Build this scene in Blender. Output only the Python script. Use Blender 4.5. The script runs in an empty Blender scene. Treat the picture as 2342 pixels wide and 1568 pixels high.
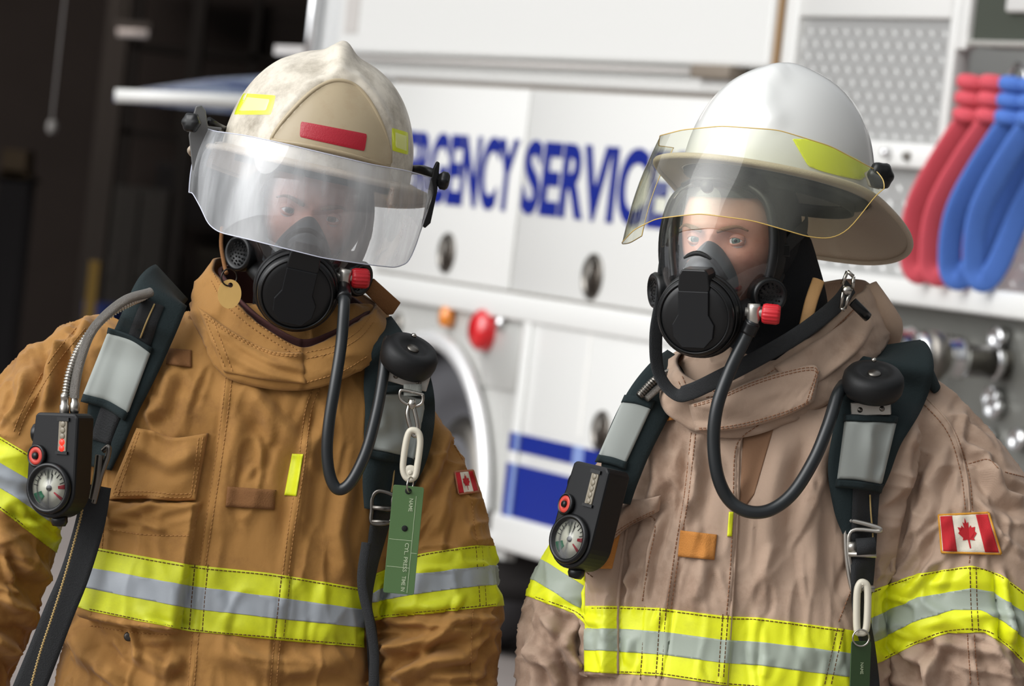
import bpy, bmesh, math, random
import numpy as np
from mathutils import Vector, Matrix
from mathutils.bvhtree import BVHTree
random.seed(7); np.random.seed(7)
SC = bpy.context.scene
COL = SC.collection
pi = math.pi
# ------------------------------------------------------------------ camera
F = 10400.0; CX, CY = 1171.0, 784.0
ROLL = math.radians(6.3); PITCH = math.radians(1.73)
CAM = np.array([0.0, 0.0, 1.68])
_fw = np.array([0, math.cos(PITCH), -math.sin(PITCH)]); _up = np.array([0, math.sin(PITCH), math.cos(PITCH)]); _rt = np.array([1.0, 0, 0])
RT = math.cos(ROLL) * _rt + math.sin(ROLL) * _up
UP = -math.sin(ROLL) * _rt + math.cos(ROLL) * _up
FW = _fw
def ray(px, py):
    return FW + RT * ((px - CX) / F) - UP * ((py - CY) / F)
def W(px, py, d):
    r = ray(px, py)
    return CAM + r * (d / r[1])
def proj(P):
    P = np.asarray(P, float); v = P - CAM
    z = v @ FW
    return CX + F * (v @ RT) / z, CY - F * (v @ UP) / z
cd = bpy.data.cameras.new('camera'); cam = bpy.data.objects.new('camera', cd); COL.objects.link(cam)
M = Matrix(((RT[0], UP[0], -FW[0], CAM[0]), (RT[1], UP[1], -FW[1], CAM[1]), (RT[2], UP[2], -FW[2], CAM[2]), (0, 0, 0, 1)))
cam.matrix_world = M
cd.sensor_width = 36; cd.lens = 36 * F / 2342; cd.clip_end = 300; cd.clip_start = 0.1
cd.dof.use_dof = True; cd.dof.focus_distance = 6.36; cd.dof.aperture_fstop = 8.0
SC.camera = cam
SC.view_settings.view_transform = 'Standard'; SC.view_settings.look = 'None'
SC.view_settings.gamma = 1; SC.view_settings.use_curve_mapping = False
# ------------------------------------------------------------------ materials
def lin(c):
    return tuple(((v / 255) / 12.92 if v / 255 <= 0.04045 else ((v / 255 + 0.055) / 1.055) ** 2.4) for v in c)
def mat(name, rgb, rough=0.6, metal=0.0, spec=0.5, var=0.0, vscale=8, bump=0.0, bscale=200, weave=0, dirt=None, dscale=6, coat=0, emit=0, sheen=0, crumple=0, damt=(0.5, 0.75)):
    m = bpy.data.materials.new(name); m.use_nodes = True
    nt = m.node_tree; N = nt.nodes; L = nt.links
    b = N['Principled BSDF']; c = lin(rgb)
    b.inputs['Base Color'].default_value = (*c, 1); b.inputs['Roughness'].default_value = rough
    b.inputs['Metallic'].default_value = metal; b.inputs['Specular IOR Level'].default_value = spec
    if coat: b.inputs['Coat Weight'].default_value = coat; b.inputs['Coat Roughness'].default_value = 0.08
    if sheen: b.inputs['Sheen Weight'].default_value = sheen
    if emit: b.inputs['Emission Color'].default_value = (*c, 1); b.inputs['Emission Strength'].default_value = emit
    tc = N.new('ShaderNodeTexCoord'); col = None
    def noise(s, det=4, r=0.6):
        n = N.new('ShaderNodeTexNoise'); n.inputs['Scale'].default_value = s; n.inputs['Detail'].default_value = det; n.inputs['Roughness'].default_value = r
        L.new(tc.outputs['Object'], n.inputs['Vector']); return n
    if var or dirt:
        base = N.new('ShaderNodeMix'); base.data_type = 'RGBA'
        base.inputs['A'].default_value = (*[x * (1 - var) for x in c], 1); base.inputs['B'].default_value = (*[min(1, x * (1 + var)) for x in c], 1)
        n = noise(vscale, 5); L.new(n.outputs['Fac'], base.inputs['Factor']); col = base.outputs['Result']
        if dirt:
            d = N.new('ShaderNodeMix'); d.data_type = 'RGBA'; d.inputs['B'].default_value = (*lin(dirt), 1)
            n2 = noise(dscale, 8, 0.7); rp = N.new('ShaderNodeValToRGB'); rp.color_ramp.elements[0].position = damt[0]; rp.color_ramp.elements[1].position = damt[1]
            L.new(n2.outputs['Fac'], rp.inputs['Fac']); L.new(rp.outputs['Color'], d.inputs['Factor']); L.new(col, d.inputs['A']); col = d.outputs['Result']
        L.new(col, b.inputs['Base Color'])
    hs = []
    if crumple:
        n3 = N.new('ShaderNodeTexNoise'); n3.noise_type = 'RIDGED_MULTIFRACTAL'; n3.inputs['Scale'].default_value = 9; n3.inputs['Detail'].default_value = 3; n3.inputs['Roughness'].default_value = .45; n3.inputs['Distortion'].default_value = 1.2
        mp3 = N.new('ShaderNodeMapping'); mp3.inputs['Scale'].default_value = (1.3, 1.0, .7); L.new(tc.outputs['Object'], mp3.inputs['Vector']); L.new(mp3.outputs['Vector'], n3.inputs['Vector'])
        hs.append((n3.outputs['Fac'], crumple, .012))
    if bump:
        hs.append((noise(bscale, 6).outputs['Fac'], bump, .002))
    if weave:
        w = N.new('ShaderNodeTexWave'); w.wave_type = 'BANDS'; w.bands_direction = 'DIAGONAL'; w.inputs['Scale'].default_value = weave; w.inputs['Distortion'].default_value = 0.4
        L.new(tc.outputs['Object'], w.inputs['Vector']); hs.append((w.outputs['Fac'], 0.12, .0012))
    prev = None
    for h, s, ds in hs:
        bp = N.new('ShaderNodeBump'); bp.inputs['Strength'].default_value = s; bp.inputs['Distance'].default_value = ds
        L.new(h, bp.inputs['Height'])
        if prev: L.new(prev, bp.inputs['Normal'])
        prev = bp.outputs['Normal']
    if prev: L.new(prev, b.inputs['Normal'])
    return m
def clear_mat(name, tint, haze=0.05, hazecol=(235, 238, 240), rough=0.02, smudge_glare=0.0, ior=1.5):
    m = bpy.data.materials.new(name); m.use_nodes = True; nt = m.node_tree; N = nt.nodes; L = nt.links
    for n in list(N): N.remove(n)
    out = N.new('ShaderNodeOutputMaterial'); tr = N.new('ShaderNodeBsdfTransparent'); tr.inputs['Color'].default_value = (*lin(tint), 1)
    df = N.new('ShaderNodeBsdfDiffuse'); df.inputs['Color'].default_value = (*lin(hazecol), 1)
    gl = N.new('ShaderNodeBsdfGlossy'); gl.inputs['Roughness'].default_value = rough
    lw = N.new('ShaderNodeLayerWeight'); lw.inputs['Blend'].default_value = 0.5
    pw = N.new('ShaderNodeMath'); pw.operation = 'POWER'; pw.inputs[1].default_value = 5.0; L.new(lw.outputs['Facing'], pw.inputs[0])
    fr = N.new('ShaderNodeMath'); fr.operation = 'MULTIPLY_ADD'; fr.inputs[1].default_value = 0.9; fr.inputs[2].default_value = 2 * ((ior - 1) / (ior + 1)) ** 2; L.new(pw.outputs[0], fr.inputs[0])
    m1 = N.new('ShaderNodeMixShader'); m1.inputs['Fac'].default_value = haze
    if smudge_glare:
        tc = N.new('ShaderNodeTexCoord'); mp = N.new('ShaderNodeMapping'); mp.inputs['Scale'].default_value = (9, 9, 2)
        nz = N.new('ShaderNodeTexNoise'); nz.inputs['Scale'].default_value = 1.6; nz.inputs['Detail'].default_value = 7
        L.new(tc.outputs['Object'], mp.inputs['Vector']); L.new(mp.outputs['Vector'], nz.inputs['Vector'])
        mr = N.new('ShaderNodeMapRange'); mr.inputs['From Min'].default_value = 0.35; mr.inputs['From Max'].default_value = 0.75
        mr.inputs['To Min'].default_value = haze * 0.5; mr.inputs['To Max'].default_value = haze + smudge_glare
        L.new(nz.outputs['Fac'], mr.inputs['Value']); L.new(mr.outputs['Result'], m1.inputs['Fac'])
    L.new(tr.outputs[0], m1.inputs[1]); L.new(df.outputs[0], m1.inputs[2])
    m2 = N.new('ShaderNodeMixShader'); L.new(fr.outputs[0], m2.inputs['Fac']); L.new(m1.outputs[0], m2.inputs[1]); L.new(gl.outputs[0], m2.inputs[2])
    L.new(m2.outputs[0], out.inputs['Surface'])
    return m
# ------------------------------------------------------------------ scene objects
def tag(o, label=None, cat=None, group=None, kind=None):
    if label: o['label'] = label
    if cat: o['category'] = cat
    if group: o['group'] = group
    if kind: o['kind'] = kind
    return o
def thing(name, label, cat, loc=(0, 0, 0), rotz=0, group=None):
    o = bpy.data.objects.new(name, None); COL.objects.link(o); o.empty_display_size = 0.1
    o.location = loc; o.rotation_euler = (0, 0, rotz)
    return tag(o, label, cat, group)
def wmat(o):
    m = Matrix.LocRotScale(o.location, o.rotation_euler, o.scale)
    return wmat(o.parent) @ m if o.parent else m
def mk(name, geo, material, parent=None, world=True, smooth=True, solid=0, bevel=0, label=None, subsurf=0, auto=None):
    """geo=(verts,faces) in world space (or the parent's when world=False); linked as one mesh."""
    v, f = geo
    v = np.asarray(v, float).reshape(-1, 3)
    if world and parent is not None:
        mi = np.array(wmat(parent).inverted()); v = v @ mi[:3, :3].T + mi[:3, 3]
    origin = None
    if parent is None and world and len(v):
        origin = np.array([v[:, 0].mean(), v[:, 1].mean(), v[:, 2].min()]); v = v - origin
    me = bpy.data.meshes.new(name); me.from_pydata(v.tolist(), [], [list(map(int, q)) for q in f]); me.update()
    mats = material if isinstance(material, (list, tuple)) else [material]
    for m in mats: me.materials.append(m)
    if smooth:
        me.polygons.foreach_set('use_smooth', [True] * len(me.polygons))
    o = bpy.data.objects.new(name, me); COL.objects.link(o); o.parent = parent
    if origin is not None: o.location = origin
    if solid:
        s = o.modifiers.new('solid', 'SOLIDIFY'); s.thickness = solid; s.offset = -1
    if bevel:
        s = o.modifiers.new('bevel', 'BEVEL'); s.width = bevel; s.segments = 2; s.limit_method = 'ANGLE'; s.angle_limit = math.radians(40)
    if subsurf:
        s = o.modifiers.new('sub', 'SUBSURF'); s.levels = subsurf; s.render_levels = subsurf
    if auto and smooth:
        bm = bmesh.new(); bm.from_mesh(me)
        for e in bm.edges:
            if len(e.link_faces) == 2 and e.calc_face_angle(0) > math.radians(auto): e.smooth = False
        bm.to_mesh(me); bm.free()
    if label: o['label'] = label
    return o
def fixn(geo):
    bm = bmesh.new()
    vs = [bm.verts.new(p) for p in geo[0]]
    for f in geo[1]:
        try: bm.faces.new([vs[i] for i in f])
        except Exception: pass
    bmesh.ops.remove_doubles(bm, verts=bm.verts, dist=1e-6)
    bmesh.ops.recalc_face_normals(bm, faces=bm.faces)
    bm.verts.index_update()
    v = np.array([list(x.co) for x in bm.verts]); f = [[x.index for x in q.verts] for q in bm.faces]; bm.free()
    return v, f
def join(*gs):
    V = []; Fc = []; n = 0
    for v, f in gs:
        v = np.asarray(v, float).reshape(-1, 3); V.append(v); Fc += [[i + n for i in q] for q in f]; n += len(v)
    return np.vstack(V), Fc
def xf(geo, R=None, t=(0, 0, 0), s=1):
    v = np.asarray(geo[0], float) * s
    if R is not None: v = v @ np.asarray(R).T
    return v + np.asarray(t), geo[1]
def box(x0, x1, y0, y1, z0, z1):
    v = [(x, y, z) for x in (x0, x1) for y in (y0, y1) for z in (z0, z1)]
    return np.array(v, float), [(0, 1, 3, 2), (4, 6, 7, 5), (0, 4, 5, 1), (2, 3, 7, 6), (0, 2, 6, 4), (1, 5, 7, 3)]
def rot(ax, a):
    c, s = math.cos(a), math.sin(a)
    return {'x': np.array([[1, 0, 0], [0, c, -s], [0, s, c]]), 'y': np.array([[c, 0, s], [0, 1, 0], [-s, 0, c]]), 'z': np.array([[c, -s, 0], [s, c, 0], [0, 0, 1]])}[ax]
def frame_to(d):
    """rotation whose z axis is d"""
    d = np.asarray(d, float); d = d / np.linalg.norm(d)
    h = np.array([0, 0, 1.0]) if abs(d[2]) < 0.9 else np.array([1.0, 0, 0])
    x = np.cross(h, d); x /= np.linalg.norm(x); y = np.cross(d, x)
    return np.stack([x, y, d], 1)
def lathe(prof, n=32, lobes=0, amp=0, axis=None, at=(0, 0, 0)):
    """profile (r,z) turned about z, optionally with lobes; axis: direction of z"""
    V = []; Fc = []
    for r, z in prof:
        for i in range(n):
            a = 2 * pi * i / n; rr = r * (1 + amp * math.cos(lobes * a)) if lobes else r
            V.append((rr * math.cos(a), rr * math.sin(a), z))
    for k in range(len(prof) - 1):
        for i in range(n):
            j = (i + 1) % n; Fc.append((k * n + i, k * n + j, (k + 1) * n + j, (k + 1) * n + i))
    if prof[0][0] > 1e-6: Fc.append(tuple(range(n))[::-1])
    if prof[-1][0] > 1e-6: Fc.append(tuple((len(prof) - 1) * n + i for i in range(n)))
    g = fixn((np.array(V), Fc))
    R = frame_to(axis) if axis is not None else None
    return xf(g, R, at)
def crom(pts, n, closed=False):
    P = np.asarray(pts, float); m = len(P)
    if m == 2 and not closed: return P[0] + (P[1] - P[0]) * np.linspace(0, 1, n)[:, None]
    if closed: idx = lambda i: i % m
    else: idx = lambda i: min(max(i, 0), m - 1)
    segs = m if closed else m - 1
    out = []
    for k in range(n):
        t = k * segs / (n if closed else n - 1); i = min(int(t), segs - 1); u = t - i
        a, b, c, d = P[idx(i - 1)], P[idx(i)], P[idx(i + 1)], P[idx(i + 2)]
        if not closed and i == 0: a = 2 * b - c
        if not closed and i == segs - 1: d = 2 * c - b
        out.append(0.5 * ((2 * b) + (-a + c) * u + (2 * a - 5 * b + 4 * c - d) * u * u + (-a + 3 * b - 3 * c + d) * u ** 3))
    return np.array(out)
def arcl(P, n):
    P = np.asarray(P); L = np.r_[0, np.cumsum(np.linalg.norm(np.diff(P[:, :3], axis=0), axis=1))]
    t = np.linspace(0, L[-1], n); return np.stack([np.interp(t, L, P[:, k]) for k in range(P.shape[1])], 1)
def sweep(P, rad, n=12, closed=False, flat=1.0, normal=None, caps=True, sq=2.0):
    """tube along P. rad scalar or list; flat: second radius factor; normal: fixed direction for the flat axis; sq: superellipse power"""
    P = np.asarray(P, float); m = len(P); rad = np.full(m, rad) if np.isscalar(rad) else np.asarray(rad)
    T = np.gradient(P, axis=0) if not closed else (np.roll(P, -1, 0) - np.roll(P, 1, 0))
    T /= np.linalg.norm(T, axis=1)[:, None] + 1e-12
    N = np.zeros_like(P)
    if normal is not None:
        nn = np.asarray(normal, float); nn = np.broadcast_to(nn, P.shape)
        N = nn - (nn * T).sum(1)[:, None] * T
    else:
        h = np.array([0, 0, 1.0]) if abs(T[0][2]) < 0.9 else np.array([1.0, 0, 0])
        N[0] = h - (h @ T[0]) * T[0]
        for i in range(1, m): N[i] = N[i - 1] - (N[i - 1] @ T[i]) * T[i]
    N /= np.linalg.norm(N, axis=1)[:, None] + 1e-12
    B = np.cross(T, N)
    a = np.arange(n) * 2 * pi / n; ca, sa = np.cos(a), np.sin(a)
    ca = np.sign(ca) * np.abs(ca) ** (2 / sq); sa = np.sign(sa) * np.abs(sa) ** (2 / sq)
    V = (P[:, None] + rad[:, None, None] * (ca[None, :, None] * B[:, None] + flat * sa[None, :, None] * N[:, None])).reshape(-1, 3)
    Fc = []
    for k in range(m if closed else m - 1):
        k2 = (k + 1) % m
        for i in range(n):
            j = (i + 1) % n; Fc.append((k * n + i, k * n + j, k2 * n + j, k2 * n + i))
    if not closed and caps: Fc.append(tuple(range(n))[::-1]); Fc.append(tuple((m - 1) * n + i for i in range(n)))
    return V, Fc
def gridmesh(P):
    """P: (a,b,3) open sheet"""
    a, b = P.shape[:2]
    return P.reshape(-1, 3), [(i * b + j, i * b + j + 1, (i + 1) * b + j + 1, (i + 1) * b + j) for i in range(a - 1) for j in range(b - 1)]
def solidgrid(P, Q):
    """closed slab between sheets P (outside) and Q (inside)"""
    a, b = P.shape[:2]; n = a * b
    v1, f1 = gridmesh(P); v2, f2 = gridmesh(Q)
    Fc = list(f1) + [tuple(i + n for i in q[::-1]) for q in f2]
    ring = [j for j in range(b)] + [i * b + b - 1 for i in range(1, a)] + [(a - 1) * b + j for j in range(b - 2, -1, -1)] + [i * b for i in range(a - 2, 0, -1)]
    for k in range(len(ring)):
        p, q = ring[k], ring[(k + 1) % len(ring)]; Fc.append((q, p, p + n, q + n))
    return fixn((np.vstack([v1, v2]), Fc))
def prism(poly, h, R=None, t=(0, 0, 0)):
    """2-D outline in x,z extruded along y from 0 to h"""
    n = len(poly); V = [(x, 0, z) for x, z in poly] + [(x, h, z) for x, z in poly]
    Fc = [tuple(range(n)), tuple(range(2 * n - 1, n - 1, -1))] + [(i, (i + 1) % n, n + (i + 1) % n, n + i) for i in range(n)]
    return xf(fixn((np.array(V, float), Fc)), R, t)
def rrect(x0, x1, z0, z1, r, n=5):
    out = []
    for cx, cz, a0 in ((x1 - r, z1 - r, 0), (x0 + r, z1 - r, pi / 2), (x0 + r, z0 + r, pi), (x1 - r, z0 + r, 1.5 * pi)):
        for k in range(n): a = a0 + pi / 2 * k / (n - 1); out.append((cx + r * math.cos(a), cz + r * math.sin(a)))
    return out
# ------------------------------------------------------------------ cloth bodies
def loft(rows, n=64, m=90):
    """rows: px_left, px_right, py, depth y, half depth, power"""
    R_ = crom([list(r) + [2.3] * (6 - len(r)) for r in rows], m)
    P = []
    a = np.arange(n) * 2 * pi / n
    for l, r, py, y, hd, e in R_:
        c = W((l + r) / 2, py, y); u = RT * (r - l) / 2 * y / F; v = FW * hd
        ca = np.sign(np.cos(a)) * np.abs(np.cos(a)) ** (2 / e); sa = np.sign(np.sin(a)) * np.abs(np.sin(a)) ** (2 / e)
        P.append(c + ca[:, None] * u + sa[:, None] * v)
    V = np.array(P).reshape(-1, 3)
    Fc = [(k * n + i, k * n + (i + 1) % n, (k + 1) * n + (i + 1) % n, (k + 1) * n + i) for k in range(m - 1) for i in range(n)]
    Fc += [tuple(range(n))[::-1], tuple((m - 1) * n + i for i in range(n))]
    return fixn((V, Fc))
def limb(nodes, n=32, m=60, dep=1.0):
    """nodes: px, py, y, radius px; rounded ends"""
    Q = crom(nodes, m); P = np.array([W(a, b, c) for a, b, c, _ in Q]); r = Q[:, 3] * Q[:, 2] / F
    k = 6; e0 = P[0] - P[1]; e0 /= np.linalg.norm(e0); e1 = P[-1] - P[-2]; e1 /= np.linalg.norm(e1)
    A = [P[0] + e0 * r[0] * math.sin(t) * 0.98 for t in np.linspace(pi / 2, 0, k, endpoint=False)]; ra = [max(1e-3, r[0] * math.cos(t)) for t in np.linspace(pi / 2, 0, k, endpoint=False)]
    Bb = [P[-1] + e1 * r[-1] * math.sin(t) * 0.98 for t in np.linspace(0, pi / 2, k + 1)[1:]]; rb = [max(1e-3, r[-1] * math.cos(t)) for t in np.linspace(0, pi / 2, k + 1)[1:]]
    return fixn(sweep(np.vstack([A, P, Bb]), np.r_[ra, r, rb], n, normal=FW, flat=dep))
def unite(geos, voxel, smooth=6):
    me = bpy.data.meshes.new('tmp'); g = join(*geos); me.from_pydata(np.asarray(g[0]).tolist(), [], [list(map(int, q)) for q in g[1]]); me.update()
    o = bpy.data.objects.new('tmp', me); COL.objects.link(o)
    r = o.modifiers.new('r', 'REMESH'); r.mode = 'VOXEL'; r.voxel_size = voxel
    if smooth: s = o.modifiers.new('s', 'SMOOTH'); s.factor = 0.5; s.iterations = smooth
    dg = bpy.context.evaluated_depsgraph_get(); m2 = bpy.data.meshes.new_from_object(o.evaluated_get(dg))
    v = np.empty(len(m2.vertices) * 3); m2.vertices.foreach_get('co', v); f = [tuple(p.vertices) for p in m2.polygons]
    bpy.data.objects.remove(o); bpy.data.meshes.remove(me); bpy.data.meshes.remove(m2)
    return v.reshape(-1, 3), f
def vnormals(v, f):
    q = np.array([x if len(x) == 4 else (x[0], x[1], x[2], x[2]) for x in f])
    n = np.cross(v[q[:, 2]] - v[q[:, 0]], v[q[:, 3]] - v[q[:, 1]])
    out = np.zeros_like(v)
    for k in range(4): np.add.at(out, q[:, k], n)
    return out / (np.linalg.norm(out, axis=1)[:, None] + 1e-12)
def polydist(px, py, poly):
    """distance in px to a polyline and the parameter 0..1 along it"""
    best = np.full(px.shape, 1e9); tt = np.zeros(px.shape); side = np.zeros(px.shape); n = len(poly) - 1
    for k in range(n):
        ax, ay = poly[k]; bx, by = poly[k + 1]; dx, dy = bx - ax, by - ay; L2 = dx * dx + dy * dy
        t = np.clip(((px - ax) * dx + (py - ay) * dy) / L2, 0, 1); d = np.hypot(px - ax - t * dx, py - ay - t * dy)
        m = d < best; best[m] = d[m]; tt[m] = ((k + t) / n)[m]; side[m] = np.sign((px - ax) * dy - (py - ay) * dx)[m]
    return best, tt, side
def sst(x): x = np.clip(x, 0, 1); return x * x * (3 - 2 * x)
def inpoly(px, py, poly, soft=6):
    """soft inside mask of a polygon in px"""
    ins = np.zeros(px.shape, bool); n = len(poly)
    for k in range(n):
        x0, y0 = poly[k]; x1, y1 = poly[(k + 1) % n]
        c = ((y0 > py) != (y1 > py)) & (px < (x1 - x0) * (py - y0) / (y1 - y0 + 1e-9) + x0); ins ^= c
    d, _, _ = polydist(px, py, list(poly) + [poly[0]])
    return sst(0.5 + np.where(ins, d, -d) / (2 * soft))
def vnoise(P, s, seed=0):
    """smooth value noise"""
    rs = np.random.RandomState(seed); G = rs.rand(32, 32, 32)
    q = P * s + 100.0; i = np.floor(q).astype(int); f = q - i; f = f * f * (3 - 2 * f)
    o = 0
    for a in (0, 1):
        for b in (0, 1):
            for c in (0, 1):
                w = (f[:, 0] if a else 1 - f[:, 0]) * (f[:, 1] if b else 1 - f[:, 1]) * (f[:, 2] if c else 1 - f[:, 2])
                o = o + w * G[(i[:, 0] + a) % 32, (i[:, 1] + b) % 32, (i[:, 2] + c) % 32]
    return o - 0.5
def cutpart(geo, fields, off=0.0015):
    """the part of a mesh where every field (per-vertex) is positive, moved out along the normals"""
    v, f = geo; nm = vnormals(v, f); K = np.array(fields)      # k x nverts
    fa = np.array([x if len(x) == 4 else (x[0], x[1], x[2], x[2]) for x in f])
    keep = np.ones(len(f), bool)
    for k in range(len(K)): keep &= (K[k][fa] > 0).any(1)
    V = []; Fc = []
    for q in fa[keep]:
        idx = list(dict.fromkeys(q)); poly = [np.r_[v[i], nm[i], K[:, i]] for i in idx]
        for k in range(len(K)):
            new = []; n = len(poly)
            for a in range(n):
                A, B = poly[a], poly[(a + 1) % n]; fa_, fb_ = A[6 + k], B[6 + k]
                if fa_ >= 0: new.append(A)
                if (fa_ >= 0) != (fb_ >= 0): t = fa_ / (fa_ - fb_); new.append(A + (B - A) * t)
            poly = new
            if len(poly) < 3: break
        if len(poly) < 3: continue
        b = len(V)
        for p in poly:
            nn = p[3:6] / (np.linalg.norm(p[3:6]) + 1e-9); V.append(p[:3] + nn * off)
        Fc.append(tuple(range(b, b + len(poly))))
    bm = bmesh.new(); vs = [bm.verts.new(p) for p in V]
    for q in Fc:
        try: bm.faces.new([vs[i] for i in q])
        except Exception: pass
    bmesh.ops.remove_doubles(bm, verts=bm.verts, dist=2e-5)
    bmesh.ops.dissolve_degenerate(bm, edges=bm.edges, dist=1e-6)
    bm.verts.index_update(); vv = np.array([list(x.co) for x in bm.verts]); ff = [[x.index for x in q.verts] for q in bm.faces]; bm.free()
    return vv, ff
def curve_y(nodes):
    xs = [a for a, _ in nodes]; ys = [b for _, b in nodes]
    return lambda x: np.interp(x, xs, ys)
class Body:
    def __init__(s, geo):
        s.geo = geo; s.v = geo[0]; s.px, s.py = proj(s.v)
        s.bvh = BVHTree.FromPolygons([tuple(p) for p in geo[0]], [list(map(int, q)) for q in geo[1]])
    def hit(s, px, py, default=None):
        r = ray(px, py); r = r / np.linalg.norm(r)
        h = s.bvh.ray_cast(Vector(CAM), Vector(r))
        if h[0] is None:
            return None if default is None else W(px, py, default)
        return np.array(h[0])
    def depth(s, px, py):
        h = s.hit(px, py); return None if h is None else h[1]
def fillnan(a):
    a = np.array(a, float); ok = ~np.isnan(a)
    if ok.all(): return a
    x = np.arange(len(a)); a[~ok] = np.interp(x[~ok], x[ok], a[ok]) if ok.any() else 6.4
    return a
def patch(body, quad, off=0.004, th=0.004, nu=24, nv=24, bump=None, round_=0.0, smooth=1, jitter=0):
    """a cloth piece lying on the body; quad: four px corners tl,tr,br,bl (or two rows of px points, top and bottom edge)"""
    if len(quad) == 4 and not hasattr(quad[0][0], '__len__'):
        tl, tr, br, bl = [np.array(q, float) for q in quad]; top = [tl, tr]; bot = [bl, br]
    else: top, bot = [np.array(q, float) for q in quad[0]], [np.array(q, float) for q in quad[1]]
    T = crom(top, nu) if len(top) > 2 else np.linspace(top[0], top[1], nu); B = crom(bot, nu) if len(bot) > 2 else np.linspace(bot[0], bot[1], nu)
    PX = np.zeros((nv, nu, 2)); D = np.full((nv, nu), np.nan)
    for i in range(nv):
        t = i / (nv - 1)
        for j in range(nu):
            u = j / (nu - 1); tt = t; uu = u
            p = T[j] * (1 - tt) + B[j] * tt
            if round_:
                c = (T[nu // 2] + B[nu // 2]) / 2; k = abs(2 * u - 1) ** 6 * abs(2 * t - 1) ** 6; p = p + (c - p) * round_ * k
            PX[i, j] = p; d = body.depth(*p); D[i, j] = np.nan if d is None else d
    for i in range(nv):
        if np.isnan(D[i]).all(): continue
        D[i] = fillnan(D[i])
    for j in range(nu): D[:, j] = fillnan(D[:, j])
    for _ in range(smooth):
        E = np.pad(D, 1, mode='edge'); D = (E[:-2, 1:-1] + E[2:, 1:-1] + E[1:-1, :-2] + E[1:-1, 2:] + 2 * D) / 6
    P = np.zeros((nv, nu, 3)); Q = np.zeros((nv, nu, 3))
    for i in range(nv):
        for j in range(nu):
            u, t = j / (nu - 1), i / (nv - 1)
            e = min(u, 1 - u, t, 1 - t); edge = sst(np.array(e / 0.04)) * 0.4 + 0.6
            o = off * edge + (bump(u, t) if bump else 0)
            P[i, j] = W(*PX[i, j], D[i, j] - o); Q[i, j] = W(*PX[i, j], D[i, j] - o + th)
    return solidgrid(P, Q)
def strip(body, path, off=0.004, th=0.003, n=60, nw=7, puff=0.0, smooth=3, yover=None, step=None):
    """a strap: path nodes (px, py, width px[, depth y]); lies on the body unless a node gives its depth"""
    full = [list(p) + [0.0] * (4 - len(p)) for p in path]
    Q = crom([p[:3] for p in full], n); Y = [p[3] for p in full]
    D = np.full((n, nw), np.nan); PX = np.zeros((n, nw, 2))
    T = np.gradient(Q[:, :2], axis=0).astype(float); T /= np.linalg.norm(T, axis=1)[:, None]; Nn = np.stack([-T[:, 1], T[:, 0]], 1)
    for i in range(n):
        s = i * (len(Y) - 1) / (n - 1); k = min(int(s), len(Y) - 2); u = s - k
        ya = Y[k]; yb = Y[k + 1]
        for j in range(nw):
            c = (j / (nw - 1) - 0.5) * Q[i, 2]; p = Q[i, :2] + Nn[i] * c; PX[i, j] = p
            d = body.depth(*p)
            if ya and yb: d = ya * (1 - u) + yb * u
            elif (ya or yb):
                g = ya or yb; w = (1 - u) if ya else u; d = g if d is None else d * (1 - w) + g * w
            D[i, j] = np.nan if d is None else d
    for i in range(n):
        if not np.isnan(D[i]).all(): D[i] = fillnan(D[i])
    for j in range(nw): D[:, j] = fillnan(D[:, j])
    for _ in range(smooth):
        E = np.pad(D, 1, mode='edge'); A = (E[:-2, 1:-1] + E[2:, 1:-1] + D) / 3; D = np.minimum(D + 0.0005, A) * 0.6 + ((E[1:-1, :-2] + E[1:-1, 2:] + A) / 3) * 0.4
    P = np.zeros((n, nw, 3)); R2 = np.zeros((n, nw, 3))
    for i in range(n):
        for j in range(nw):
            u = j / (nw - 1); o = off + puff * (1 - abs(2 * u - 1) ** 3)
            P[i, j] = W(*PX[i, j], D[i, j] - o); R2[i, j] = W(*PX[i, j], D[i, j] - o + th + puff * (1 - abs(2 * u - 1) ** 3))
    return solidgrid(P, R2)
def stitches(body, lines, r=0.0007, dash=0.0045, gap=0.0018, off=0.0006, seg=4):
    gs = []
    for ln in lines:
        pts = crom(ln, max(8, len(ln) * 10)) if len(ln) > 2 else np.linspace(ln[0], ln[1], 40)
        pts = arcl(np.c_[pts, np.zeros(len(pts))], max(4, int(np.linalg.norm(np.diff(pts, axis=0), axis=1).sum() / 4)))
        P = []
        for a, b, _ in pts:
            h = body.hit(a, b)
            if h is not None: P.append(h - FW * off)
        if len(P) < 4: continue
        P = np.array(P); jump = np.abs(np.diff(P[:, 1])) < 0.012
        L = np.r_[0, np.cumsum(np.linalg.norm(np.diff(P, axis=0), axis=1))]; s = 0
        while s + dash < L[-1]:
            i0 = np.searchsorted(L, s); i1 = min(len(jump) - 1, np.searchsorted(L, s + dash))
            if jump[min(i0, len(jump) - 1):i1 + 1].all() and (i0 == 0 or jump[i0 - 1]):
                q = np.array([[np.interp(t, L, P[:, k]) for k in range(3)] for t in np.linspace(s, s + dash, 3)])
                gs.append(sweep(q, r, seg))
            s += dash + gap
    return join(*gs)
def seamtube(body, line, r=0.0015, off=0.0, n=60, seg=6):
    pts = crom(line, n) if len(line) > 2 else np.linspace(line[0], line[1], n)
    P = []
    for a, b in pts:
        h = body.hit(a, b)
        if h is not None: P.append(h - FW * off)
    return sweep(np.array(P), r, seg)
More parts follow.
